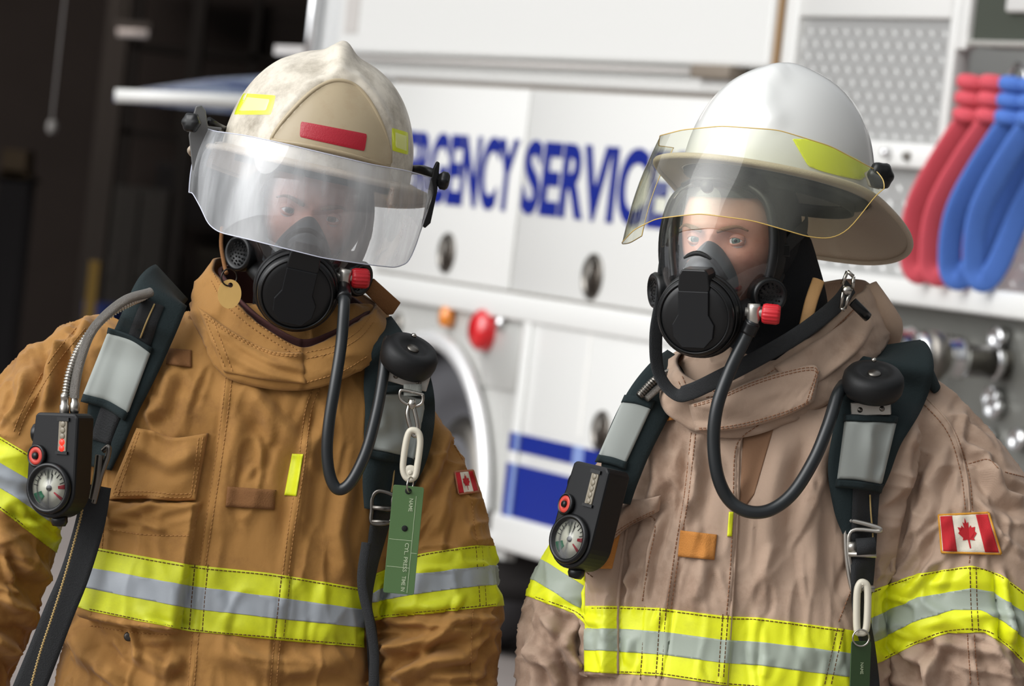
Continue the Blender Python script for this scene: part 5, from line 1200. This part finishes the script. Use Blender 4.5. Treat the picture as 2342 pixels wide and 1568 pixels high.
    for s in (-1, 1):
        cc = np.array([s * .084, -.072, dia_z]); a2 = np.array([s * .72, -.69, -.05]); R2 = frame_to(a2)
        dp = mk('speech_diaphragm', fr.g(xf(lathe([(.024, -.02), (.0255, -.004), (.026, .004), (.024, .008), (.0195, .0085), (.018, .005), (.001, .0055)], 36), R2, cc)), M_blk, t)
        gs = []
        for (k, r) in ((1, 0), (6, .0055), (11, .011), (14, .0152)):
            for q in range(k): gs.append(lathe([(.0013, -.001), (.0013, .0004), (.0001, .0004)], 8, at=(r * math.cos(2 * pi * q / k), r * math.sin(2 * pi * q / k), .0058)))
        mk('perforation', fr.g(xf(join(*gs), R2, cc)), mat('hole_black', (3, 3, 3), 1), dp)['kind'] = 'stuff'
        mk('cheek_housing', fr.g(sweep(crom([(s * .035, -.100, -.105), (s * .058, -.072, -.092), (s * .070, -.045, -.076), (s * .078, -.02, -.045)], 20), np.interp(np.linspace(0, 1, 20), [0, .5, 1], [.018, .016, .009]), 14, flat=.8)), M_blk2, t)
        mk('side_strap', fr.g(sweep(crom([(s * .080, -.055, -.03), (s * .088, -.01, .0), (s * .088, .04, .02), (s * .07, .09, .03)], 20), .012, 10, flat=.2, normal=(s, 0, 0))), M_web, t)
        mk('strap_buckle', fr.g(xf(box(-.012, .012, -.003, .004, -.009, .009), rot('z', s * 1.1), (s * .087, -.035, -.012))), M_blk, t, bevel=.002, smooth=False)
    # connector and red knob
    pc = fr.p(*conn); pk = fr.p(*knobp); d = pk - pc; d /= np.linalg.norm(d)
    cn = mk('connector', join(lathe([(.001, .012), (.0085, .012), (.0095, .006), (.0095, -.008), (.007, -.014), (.007, -.02)], 24, axis=-fr.R[:, 2] * -1, at=pc), lathe([(.006, -.012), (.006, .03)], 20, axis=d, at=pc), lathe([(.008, -.02), (.008, .012)], 20, axis=fr.R @ np.array([0, -1.0, 0]), at=pc + fr.R @ np.array([0, .01, 0]))), M_conn, t)
    mk('red_knob', lathe([(.008, -.013), (.012, -.012), (.0135, -.008), (.0135, .008), (.0115, .012), (.001, .0125)], 60, lobes=15, amp=.045, axis=d, at=pk), M_knobred, t)
    return t, pc
mL, pcL = mask(HL, 'black full face breathing mask seen through the hazy visor, worn with the tan coat', 'L', tuple(HL.loc(788, 634, -.125)), tuple(HL.loc(824, 636, -.122)))
mR, pcR = mask(HR, 'black full face breathing mask with a clear lens, worn with the faded beige coat', 'R', tuple(HR.loc(1724, 714, -.125)), tuple(HR.loc(1764, 718, -.117)))
def hosepath(pts, start=None): P = [W(*p) for p in pts]; return crom(([start] if start is not None else []) + P, 120)
hl = hosepath([(787, 690, 6.335), (781, 780, 6.32), (766, 880, 6.305), (752, 970, 6.30), (748, 1040, 6.30), (757, 1095, 6.30), (776, 1119, 6.30), (805, 1098, 6.30), (838, 1030, 6.305), (862, 940, 6.315), (876, 860, 6.33), (884, 800, 6.345), (890, 778, 6.37)], pcL - HL.R[:, 2] * .012)
mk('air_hose', sweep(hl, .0083, 16), M_hose, mL); mk('hose_cuff', sweep(hl[1:9], .0105, 16), M_blk, mL)
hr = hosepath([(1706, 770, 6.27), (1668, 850, 6.27), (1640, 930, 6.265), (1632, 1010, 6.265), (1642, 1090, 6.265), (1670, 1145, 6.27), (1715, 1170, 6.27), (1765, 1164, 6.275), (1815, 1125, 6.28), (1862, 1050, 6.29), (1893, 975, 6.30), (1915, 905, 6.32), (1930, 880, 6.35)], pcR - HR.R[:, 2] * .012)
mk('air_hose', sweep(hr, .0092, 16), M_hose, mR); mk('hose_cuff', sweep(hr[1:9], .0112, 16), M_blk, mR)
# neck strap of the right mask and silver buckle
ns = [(1535, 520, 6.40), (1522, 600, 6.385), (1512, 690, 6.37), (1500, 770, 6.35), (1506, 850, 6.335), (1540, 898, 6.32), (1580, 895, 6.31), (1650, 862, 6.30), (1740, 815, 6.31), (1830, 762, 6.33), (1910, 700, 6.38), (1945, 655, 6.43)]
mk('neck_strap', sweep(hosepath(ns), .0115, 12, flat=.16, normal=np.array([.55, -.75, .35]), sq=3), M_web, mR)
mk('side_arm', sweep(hosepath([(1536, 500, 6.41), (1534, 570, 6.39), (1540, 640, 6.36)]), .012, 12, flat=.6), M_blk, mR)
mk('metal_buckle', join(*[sweep(np.array([W(*a), W(*b)]), .0026, 8) for a, b in (((1938, 620, 6.37), (1952, 632, 6.37)), ((1938, 620, 6.37), (1926, 650, 6.37)), ((1952, 632, 6.37), (1950, 660, 6.37)), ((1928, 655, 6.37), (1950, 662, 6.37)), ((1930, 655, 6.37), (1922, 705, 6.37)), ((1944, 665, 6.37), (1932, 706, 6.37)), ((1922, 706, 6.37), (1932, 708, 6.37)))], lathe([(.001, .004), (.006, .003), (.007, 0)], 16, axis=-FW, at=W(1937, 664, 6.368))), M_ring, mR)
mk('leather_strap', sweep(hosepath([(1872, 640, 6.385), (1855, 690, 6.365), (1842, 745, 6.355)]), .009, 10, flat=.35, normal=-FW), M_leather, mR)
mk('buckle_loop', sweep(hosepath([(1950, 690, 6.38), (1975, 715, 6.385), (1985, 725, 6.40)]), .007, 10, flat=.5, normal=-FW), M_blk, mR)
# brass tag on a ring at the left helmet strap
bt = thing('brass_tag', 'round brass tag hanging from a ring beside the collar of the tan coat', 'tag', tuple(W(525, 705, 6.36)))
outer = [(.0165 * math.cos(a), .0205 * math.sin(a)) for a in np.linspace(0, 2 * pi, 40, endpoint=False)]
def plate_with_hole(outer, hc, hr, th, n=40):
    V = []; 
    for y in (0, th):
        for x, z in outer: V.append((x, y, z))
        for k in range(n): a = 2 * pi * k / n; V.append((hc[0] + hr * math.cos(a), y, hc[1] + hr * math.sin(a)))
    Fc = []
    for i in range(n):
        j = (i + 1) % n; Fc += [(i, j, n + j, n + i), (2 * n + j, 2 * n + i, 3 * n + i, 3 * n + j), (j, i, 2 * n + i, 2 * n + j), (n + i, n + j, 3 * n + j, 3 * n + i)]
    return fixn((np.array(V), Fc))
FB = Frame(525, 672, 6.355, 6, 8, 0)
mk('disc', FB.g(plate_with_hole(outer, (0, .0125), .0035, .002)), M_brass, bt, auto=40); mk('ring', FB.g(sweep(np.array([(.011 * math.cos(a) - .003, .004 * math.cos(a), .023 + .012 * math.sin(a)) for a in np.linspace(0, 2 * pi, 30, endpoint=False)]), .0011, 8, closed=True)), mat('dark_ring', (60, 56, 52), .35, .9), bt)
mk('cord', sweep(hosepath([(508, 520, 6.42), (506, 560, 6.40), (512, 600, 6.385), (518, 625, 6.37)]), .003, 8), M_tan_dark, bt)

# ---------------- harnesses
def bordered(B, nodes, off, parent, webm, edge_m, fill, name, n=40, wfac=.84, **k):
    o = mk(name, strip(B, nodes, off, .004, n=n, **k), edge_m, parent); return o
BLc = Body(join(geoL, colL)); BRc = Body(join(geoR, colR))
hsL = thing('air_pack_harness', 'dark harness straps with silver grey patches over the tan coat', 'harness', tuple(W(330, 900, 6.36)))
sp1g = strip(BLc, [(395, 645, 105, 6.52), (372, 668, 128, 6.40), (340, 740, 132, 6.37), (300, 830, 130), (262, 920, 118), (243, 1000, 90), (228, 1070, 55)], .012, .010, n=60, nw=11, puff=.006)
sp1 = mk('shoulder_strap', sp1g, M_navy, hsL)
mk('webbing', strip(Body(sp1g), [(352, 690, 52), (335, 730, 54), (318, 780, 56), (290, 860, 54), (250, 950, 50), (230, 1010, 46)], .003, .004, n=40, nw=5), M_web, sp1)
BS1 = Body(strip(BLc, [(395, 645, 105, 6.52), (372, 668, 128, 6.40), (340, 740, 132, 6.37), (300, 830, 130), (262, 920, 118), (243, 1000, 90), (228, 1070, 55)], .012, .010, n=60, nw=11, puff=.006))
rp1 = patch(BS1, [[(247, 757), (300, 775), (346, 803)], [(188, 905), (245, 918), (292, 948)]], .008, .006, 24, 24, bump=lambda u, t: .004 * math.sin(pi * u))
rf = mk('reflective_sleeve', rp1, M_refl, sp1, label='silver grey reflective sleeve')
[mk('sleeve_binding', g_, M_navy, rf) for g_ in (patch(BS1, [[(247, 748), (300, 766), (349, 795)], [(244, 762), (298, 780), (344, 808)]], .011, .008, 16, 6), patch(BS1, [[(190, 900), (245, 912), (295, 942)], [(184, 918), (240, 934), (284, 962)]], .011, .008, 16, 6))]
mk('lower_webbing', strip(BLc, [(222, 1110, 66, 6.345), (205, 1200, 68, 6.34), (172, 1310, 68, 6.335), (135, 1400, 70, 6.335), (100, 1490, 72, 6.34), (60, 1590, 74, 6.35), (10, 1720, 74, 6.38)], .0, .004, n=60, nw=7), M_web, hsL)
def along(pts, y_, r, m, parent, name='stitch_line'):
    P = hosepath([(a, b, y_) for a, b in pts]); P = arcl(P, 400); w_ = np.array([np.sin(i * 1.1) for i in range(400)]) * .0010
    return mk(name, sweep(P + RT * w_[:, None], r, 5), m, parent)
along([(188, 1165), (180, 1200), (150, 1310), (122, 1400), (92, 1490), (70, 1570), (50, 1640)], 6.327, .0012, M_webth, hsL)
mk('stitch_line', sweep(np.array([p - FW * .0045 for p in [Body(sp1g).hit(*q) for q in crom([(354, 695), (336, 735), (322, 772)], 12)] if p is not None]), .0013, 6), M_webth, hsL)
mk('side_buckle', join(sweep(hosepath([(236, 1030, 6.335), (248, 1022, 6.33), (246, 1045, 6.33), (230, 1090, 6.33), (215, 1150, 6.335)]), .004, 8), sweep(hosepath([(228, 1040, 6.33), (222, 1090, 6.33), (212, 1140, 6.335)]), .006, 8)), M_steel, hsL)
sp2 = mk('shoulder_strap', strip(BLc, [(862, 735, 70, 6.50), (880, 780, 95, 6.41), (905, 860, 150), (915, 940, 160), (905, 1030, 150), (885, 1110, 115), (872, 1170, 80)], .017, .014, n=60, nw=11, puff=.006), M_navy, hsL)
rf2 = mk('reflective_sleeve', patch(BLc, [[(862, 898), (920, 898), (975, 912)], [(842, 1030), (890, 1038), (948, 1055)]], .03, .006, 24, 24, bump=lambda u, t: .004 * math.sin(pi * u)), M_refl, sp2, label='silver grey reflective sleeve')
[mk('sleeve_binding', g_, M_navy, rf2) for g_ in (patch(BLc, [[(838, 1024), (890, 1032), (950, 1046)], [(834, 1044), (886, 1056), (944, 1068)]], .034, .008, 16, 6), patch(BLc, [[(868, 880), (925, 882), (985, 894)], [(864, 902), (922, 904), (980, 918)]], .034, .008, 16, 6))]
mk('webbing', strip(BLc, [(892, 1040, 52), (884, 1100, 48), (872, 1180, 46), (862, 1230, 40), (850, 1300, 26), (840, 1380, 22), (850, 1450, 26), (856, 1568, 24), (858, 1650, 24)], .020, .004, n=70, nw=5), M_web, hsL)
mk('stitch_line', sweep(np.array([p - FW * .0265 for p in [BLc.hit(*q) for q in crom([(905, 1050), (900, 1100), (896, 1125)], 20)] if p is not None]), .0012, 6), M_webth, hsL)
def flatloop(pts, y_, r, closed=True): return sweep(crom([W(a, b, y_) for a, b in pts], 50, closed), r, 8, closed=closed)
yb = BLc.depth(872, 1160) - .028
mk('adjuster_buckle', join(flatloop([(852, 1135), (868, 1122), (898, 1132), (898, 1145), (895, 1190), (852, 1196), (850, 1165)], yb, .003), sweep(np.array([W(852, 1160, yb), W(897, 1164, yb)]), .004, 8), sweep(np.array([W(850, 1192, yb), W(895, 1194, yb)]), .0035, 8)), M_steel, hsL)
mk('thin_strap', sweep(hosepath([(838, 1240, 6.345), (828, 1330, 6.34), (845, 1420, 6.34), (856, 1500, 6.345), (852, 1600, 6.35)]), .007, 10, flat=.4, normal=-FW), M_web, hsL)
def corrug(P, r, amp, pitch, n=14):
    L = np.r_[0, np.cumsum(np.linalg.norm(np.diff(P, axis=0), axis=1))]; k = max(40, int(L[-1] / pitch * 6)); Q = arcl(P, k); s = np.linspace(0, L[-1], k)
    return sweep(Q, r + amp * np.sin(2 * pi * s / pitch), n)
pa = hosepath([(355, 672, 6.40), (300, 690, 6.34), (235, 730, 6.32), (185, 790, 6.31), (160, 850, 6.305), (150, 905, 6.305)]); mk('pressure_line', corrug(pa, .0056, .0009, .0042), M_ring, hsL)
pb = hosepath([(345, 668, 6.36), (280, 690, 6.325), (215, 750, 6.31), (185, 820, 6.305), (172, 880, 6.30), (170, 910, 6.30)]); mk('pressure_line', sweep(pb, .0068, 14), M_braid, hsL)
for (px, y0_, y1_) in ((147, 900, 950), (170, 908, 945)):
    mk('hose_fitting', lathe([(.0055, 0), (.0068, .004), (.0068, .014), (.0055, .016), (.0055, .024), (.006, .026), (.0055, .03)], 20, axis=W(px + 1, y0_, 6.303) - W(px, y1_, 6.303), at=W(px, y1_, 6.303)), M_ring, hsL)
# puck with steel bracket
def puck(px, py, y, ax, r, label, br, parent_geo=None):
    t = thing('regulator_holder', label, 'holder', tuple(W(px, py + 40, y)))
    a = np.array(ax, float); a /= np.linalg.norm(a)
    cc = W(px, py, y); p_ = mk('rubber_dome', lathe([(r * .55, -.024), (r * .88, -.023), (r * .97, -.016), (r, -.006), (r * .97, .004), (r * .85, .011), (r * .6, .0125), (r * .46, .010), (r * .38, .008), (.001, .008)], 56, axis=a, at=cc), M_blk2, t)
    mk('centre_cap', lathe([(.001, .0115), (r * .2, .0105), (r * .24, .007)], 24, axis=a, at=cc), M_steel, p_)
    mk('vent_pin', lathe([(.001, .015), (.0035, .013), (.004, .010)], 12, axis=a, at=cc + UP * .016 + FW * .012), M_ring, p_)
    Fb = Frame(br[0], br[1], br[2], br[3], 0, 0)
    b_ = mk('steel_bracket', Fb.g(box(-br[4], br[4], 0, .012, -br[5], br[5])), M_conn, t, bevel=.0015, smooth=False)
    for s in (-1, 1): mk('screw', Fb.g(lathe([(.001, .0025), (.003, .002), (.004, 0)], 14, axis=(0, -1, 0), at=(s * br[4] * .55, 0, -br[5] * .1))), M_steel, b_)
    return t
pkL = puck(939, 808, 6.335, (.30, -.44, .85), .041, 'round black rubber regulator holder on the tan coat harness', (932, 865, 6.345, 16, .030, .011))
pkR = puck(1998, 866, 6.325, (-.02, -.42, .90), .0435, 'round black rubber regulator holder on the beige coat harness, dusty top', (1992, 934, 6.335, -3, .028, .010))
# right harness
hsR = thing('air_pack_harness', 'dark green harness straps with silver grey patches over the faded beige coat', 'harness', tuple(W(1700, 950, 6.36)))
gS = strip(BRc, [(1552, 815, 60, 6.47), (1530, 850, 92, 6.40), (1485, 920, 110, 6.37), (1440, 1010, 108, 6.355), (1420, 1080, 92, 6.35), (1412, 1150, 60, 6.35)], .004, .010, n=60, nw=11, puff=.006); BS3 = Body(gS)
s1 = mk('shoulder_strap', gS, M_navy, hsR)
rf = mk('reflective_sleeve', patch(BS3, [[(1424, 914), (1456, 918), (1492, 928)], [(1366, 1046), (1398, 1050), (1430, 1062)]], .006, .006, 20, 24), M_refl, s1, label='silver grey reflective sleeve')
f0 = Frame(1430, 985, 6.335, 26, -20, 0)
[mk('sleeve_binding', g_, M_navy, rf) for g_ in (patch(BS3, [[(1428, 902), (1460, 906), (1500, 916)], [(1420, 920), (1454, 924), (1490, 936)]], .009, .006, 14, 6), patch(BS3, [[(1368, 1038), (1400, 1044), (1436, 1056)], [(1360, 1056), (1396, 1062), (1430, 1074)]], .009, .006, 14, 6))]
for k, (o_, r_) in enumerate(((0, .0056), (16, .005))):
    P = hosepath([(1548 + o_ * .3, 845 + o_, 6.40), (1500 + o_, 868 + o_ * .7, 6.36), (1462 + o_, 905 + o_ * .4, 6.345)]); mk('pressure_line', corrug(P, r_, .0008, .004) if k == 0 else sweep(P, r_, 12), M_braid if k else M_steel, hsR)
s2 = mk('shoulder_strap', strip(BRc, [(2045, 785, 120, 6.50), (2050, 830, 175, 6.42), (2020, 900, 190), (1985, 990, 160), (1962, 1080, 140), (1950, 1160, 90), (1952, 1220, 50)], .012, .010, n=60, nw=11, puff=.006), M_navy, hsR)
mk('strap_fold', sweep(crom([W(2090, 815, 6.46), (W(2118, 850, 6.44)), W(2142, 890, 6.45)], 20), np.interp(np.linspace(0, 1, 20), [0, .4, 1], [.012, .016, .010]), 14, flat=.6), M_navy, s2)
rf = mk('reflective_sleeve', patch(BRc, [[(1932, 958), (1990, 960), (2052, 962)], [(1914, 1098), (1960, 1100), (2016, 1112)]], .03, .006, 24, 24, bump=lambda u, t: .003 * math.sin(pi * u) + .002 * math.sin(12 * u) * (1 - t)), M_refl, s2, label='silver grey reflective sleeve')
[mk('sleeve_binding', g_, M_navy, rf) for g_ in (patch(BRc, [[(1930, 946), (1990, 948), (2056, 950)], [(1928, 964), (1988, 966), (2052, 968)]], .034, .008, 16, 6), patch(BRc, [[(1912, 1094), (1960, 1096), (2022, 1106)], [(1910, 1114), (1958, 1118), (2016, 1128)]], .034, .008, 16, 6))]
mk('webbing', strip(BRc, [(1982, 1105, 62), (1978, 1180, 60), (1975, 1250, 58), (1972, 1330, 52), (1970, 1400, 40), (1985, 1480, 34), (1995, 1568, 34), (1995, 1640, 34)], .022, .004, n=70, nw=5), M_web, hsR)
mk('stitch_line', sweep(np.array([p - FW * .0285 for p in [BRc.hit(*q) for q in crom([(1986, 1130), (1988, 1170), (1992, 1215), (1994, 1260)], 24)] if p is not None]), .0012, 6), M_webth, hsR)
yb = 6.33
mk('adjuster_buckle', join(flatloop([(1935, 1200), (1946, 1190), (2008, 1206), (2008, 1214), (1950, 1212), (1940, 1245), (1944, 1290), (1958, 1340), (1966, 1352), (1950, 1350), (1938, 1290), (1934, 1240)], yb, .0032), sweep(np.array([W(1940, 1250, yb), W(1958, 1250, yb)]), .0075, 12), sweep(np.array([W(1940, 1266, yb), W(2004, 1268, yb)]), .0045, 10), sweep(np.array([W(1955, 1344, yb), W(2000, 1346, yb)]), .005, 10)), M_conn, hsR)
mk('webbing_roll', sweep(np.array([W(1958, 1250, yb - .002), W(2002, 1247, yb - .002)]), .012, 14), M_web, hsR)

# ---------------- gauge consoles
def console(fr, label, w, h, dpt, lit, sc=1.0):
    t = thing('gauge_console', label, 'gauge', tuple(fr.p(0, 0, -h * .55)))
    hw, r = w / 2, w * .5
    out = [(-hw * .78, h * .46), (-hw * .7, h * .49), (hw * .85, h * .5), (hw, h * .46), (hw, -h * .2)] + [(r * math.cos(a), -h * .26 + r * math.sin(a)) for a in np.linspace(-.1, -pi + .1, 18)] + [(-hw, -h * .2), (-hw * .98, h * .05), (-hw * .86, h * .2)]
    cas = mk('casing', fr.g(prism(out, dpt, None, (0, -dpt / 2, 0))), M_blk3, t, bevel=.0035, smooth=False)
    yf = -dpt / 2; gr = w * .42; gc = (0, -h * .25)
    gz = mk('gauge', fr.g(xf(lathe([(gr * 1.02, -.004), (gr * 1.08, .004), (gr * 1.0, .009), (gr * .88, .008), (gr * .82, .001)], 44), frame_to((0, -1, 0)), (gc[0], yf, gc[1]))), M_blk, t)
    mk('dial', fr.g(xf(lathe([(gr * .84, 0), (gr * .84, .0022), (.0001, .0022)], 40), frame_to((0, -1, 0)), (gc[0], yf, gc[1]))), M_dial, gz)
    def wedge(a0, a1, r0, r1, y): return prism([(gc[0] + rr * math.cos(a), gc[1] + rr * math.sin(a)) for rr, aa in ((r0, (a0, a1)), (r1, (a1, a0))) for a in np.linspace(*aa, 8)], .0006, None, (0, y, 0))
    mk('green_zone', fr.g(wedge(math.radians(200), math.radians(238), gr * .4, gr * .78, yf - .0030)), M_green, gz)
    mk('red_zone', fr.g(join(wedge(math.radians(0), math.radians(14), gr * .45, gr * .78, yf - .0030), wedge(math.radians(-38), math.radians(-28), gr * .3, gr * .78, yf - .0030))), M_red, gz)
    tk_ = [wedge(math.radians(a), math.radians(a + 2.5), gr * (.62 if k % 2 else .55), gr * .76, yf - .0029) for k, a in enumerate(range(20, 185, 15))]
    mk('ticks', fr.g(join(*tk_)), M_blk, gz)['kind'] = 'stuff'
    mk('needle', fr.g(join(wedge(math.radians(74), math.radians(78), 0, gr * .6, yf - .0036), lathe([(.001, .0045), (gr * .12, .004), (gr * .13, .002)], 14, axis=(0, -1, 0), at=(gc[0], yf, gc[1])))), M_blk, gz)
    mk('gauge_glass', fr.g(xf(lathe([(gr * .86, .0060), (.0001, .0072)], 36), frame_to((0, -1, 0)), (gc[0], yf, gc[1]))), M_gl, gz)
    bc = (-hw * .58, yf, h * .06); rr = w * .17
    bt_ = mk('button', fr.g(xf(lathe([(rr * 1.15, -.002), (rr * 1.18, .004), (rr * .98, .006), (rr * .94, .003), (rr * .4, .003), (.001, .003)], 30), frame_to((-.15, -1, 0)), bc)), M_blk, t)
    mk('button_ring', fr.g(xf(lathe([(rr * .92, .0032), (rr * .9, .005), (rr * .45, .0052), (rr * .42, .003)], 30), frame_to((-.15, -1, 0)), bc)), mat('button_red', (196, 66, 54), .5), bt_)
    mk('button_core', fr.g(xf(lathe([(rr * .36, .002), (rr * .34, .0075), (.001, .008)], 24), frame_to((-.15, -1, 0)), bc)), M_blk, bt_)
    mk('side_knob', fr.g(lathe([(.012, -.002), (.013, .002), (.013, .008), (.010, .010), (.001, .0105)], 24, axis=(-1, -.2, 0), at=(-hw * .9, 0, h * .28))), M_blk, t)
    lx, l0, l1 = hw * .42, h * .12, h * .42
    lb = mk('light_bar', fr.g(box(lx - w * .085, lx + w * .085, yf - .002, yf + .002, l0, l1)), M_ledoff, t, bevel=.0008, smooth=False)
    mk('bar_frame', fr.g(join(box(lx - w * .12, lx + w * .12, yf - .003, yf + .002, l1, l1 + .005), box(lx - w * .12, lx + w * .12, yf - .003, yf + .002, l0 - .004, l0))), M_blk, lb, smooth=False)
    for k in range(5):
        z = l0 + (l1 - l0) * (k + .5) / 5
        mk('led', fr.g(lathe([(.001, .0012), (w * .045, .0009), (w * .055, 0)], 14, axis=(0, -1, 0), at=(lx, yf - .002, z))), M_led if (lit and k in (0, 1)) else M_ledoff, lb, label='lit red indicator' if (lit and k in (0, 1)) else None)
    mk('bottom_cap', fr.g(lathe([(.011, -.006), (.012, .004), (.009, .010), (.001, .011)], 20, axis=(0, 0, -1), at=(.004, 0, -h * .26 - r - .001))), M_blk, t)
    return t
GL = Frame(137, 1058, 6.30, 3, -28, 0)
console(GL, 'black gauge console with two lit red lights clipped to the tan coat harness', .080, .140, .042, True)
GR = Frame(1345, 1180, 6.315, 14, -44, 0)
console(GR, 'black gauge console with unlit light bar hanging on the beige coat harness', .078, .145, .046, False)

# ---------------- clips and green tags
sn = thing('snap_hook_strap', 'steel snap hook with a cream plastic carabiner hanging from the tan coat harness', 'hook', tuple(W(942, 1000, 6.30)))
yk = 6.325
mk('webbing_loop', strip(BLc, [(944, 878, 42, yk), (944, 905, 42, yk - .004)], .004, .006, n=8, nw=5), mat('grey_web', (120, 122, 116), .8, bump=.6, bscale=600), sn)
mk('d_ring', flatloop([(915, 895), (925, 892), (960, 900), (967, 905), (964, 922), (945, 928), (918, 915)], yk - .008, .0022), M_ring, sn)
mk('snap_hook', join(sweep(hosepath([(938, 920, yk - .008), (932, 945, yk - .010), (938, 975, yk - .011), (946, 995, yk - .011), (956, 990, yk - .011), (954, 965, yk - .011), (946, 930, yk - .010)]), .0032, 10), lathe([(.004, 0), (.006, .006), (.005, .014)], 16, axis=UP, at=W(942, 935, yk - .010))), M_ring, sn)
mk('carabiner', flatloop([(931, 1000), (940, 984), (956, 988), (961, 1010), (955, 1060), (948, 1090), (932, 1094), (922, 1075), (924, 1040)], yk - .014, .0046), M_cream, sn)
mk('carabiner_foot', join(lathe([(.007, -.003), (.0105, -.002), (.0105, .002), (.007, .003)], 24, axis=-FW, at=W(938, 1080, yk - .014)), lathe([(.0035, 0), (.0035, .0034), (.001, .0035)], 12, axis=-FW, at=W(938, 1080, yk - .014))), M_cream, sn)
def ring_at(px, py, y, r, rr=.0011, ax=(.3, -1, 0)): return ring3(W(px, py, y), r, rr, ax)
tg = thing('accountability_tag', 'long green plastic tag hanging on the tan coat, marked NAME, CYL. PRESS and TIME IN', 'tag', tuple(W(920, 1356, 6.30)))
FT = Frame(923, 1234, 6.305, 5.5, 0, 0); tw_, th_ = .0215, .0752
def tagplate(): 
    o = []
    for k in range(40):
        s = k / 40 * 4; q = int(s); u = s - q; o.append([(-tw_ + 2 * tw_ * u, th_), (tw_, th_ - 2 * th_ * u), (tw_ - 2 * tw_ * u, -th_), (-tw_, -th_ + 2 * th_ * u)][q])
    return o[::-1]
def tagquad(): return [(-tw_, th_), (tw_, th_), (tw_, -th_), (-tw_, -th_)]
mk('plate', FT.g(prism(rrect(-tw_, tw_, -th_, th_, .003), .0018)), M_tag, tg, bevel=.0004, smooth=False)
[mk('hole', FT.g(g_), mat('hole_dark', (12, 14, 12), .9), tg) for g_ in (lathe([(.0045, 0), (.0045, .0008), (.001, .0009)], 18, axis=(0, -1, 0), at=(0, -.0002, th_ - .007)), lathe([(.0042, 0), (.0042, .0008), (.001, .0009)], 18, axis=(0, -1, 0), at=(0, -.0002, .016)))]
def tagtext(fr, s, x, z0, z1, hgt, parent, y=-.0004):
    v, f = text_geo(s, .01); v = v.copy(); a, b = v.min(0), v.max(0)
    L_ = (v[:, 0] - a[0]) / (b[0] - a[0]); H_ = (v[:, 1] - a[1]) / (b[1] - a[1])
    X = x - hgt / 2 + H_ * hgt; Z = z0 + (z1 - z0) * L_; Y = y - (v[:, 2] - a[2]) / (b[2] - a[2]) * .0003
    return mk('lettering', fr.g((np.stack([X, Y, Z], 1), f)), M_print, parent, smooth=False)
tagtext(FT, 'NAME', .0055, .058, .040, .0055, tg); tagtext(FT, 'CYL. PRESS', .0055, -.004, -.044, .0055, tg); tagtext(FT, 'TIME IN', .0055, -.050, -.071, .0055, tg)
mk('printed_lines', FT.g(join(box(.0115, .0121, -.0004, .0002, -.073, .062), box(-.020, .0118, -.0004, .0002, -.0006, 0), box(-.020, .0118, -.0004, .0002, -.0386, -.038), box(.0118, .020, -.0004, .0002, -.0176, -.017))), M_print, tg, smooth=False)
mk('ring', ring_at(938, 1108, 6.303, .0105, .0012, (1, -.4, 0)), M_ring, tg)
cb2 = thing('carabiner_clip', 'cream plastic carabiner hanging at the armpit of the beige coat', 'clip', tuple(W(1968, 1440, 6.31)))
mk('hoop', flatloop([(1966, 1335), (1976, 1332), (1984, 1345), (1984, 1400), (1980, 1440), (1968, 1446), (1960, 1436), (1960, 1360)], 6.315, .0052), M_cream, cb2)
tg2 = thing('accountability_tag', 'dark green plastic tag at the lower edge of the beige coat, marked NAME', 'tag', tuple(W(1968, 1700, 6.30)))
FT2 = Frame(1966, 1590, 6.312, 2, 30, 0)
mk('plate', FT2.g(prism(rrect(-.0165, .0165, -.076, .076, .003), .0018)), mat('green_tag_dark', (52, 76, 44), .45), tg2, bevel=.0004, smooth=False)
tagtext(FT2, 'NAME', .002, .046, .030, .005, tg2)
mk('ring', ring_at(1969, 1458, 6.308, .0115, .0013, (.1, -1, 0)), M_ring, tg2)
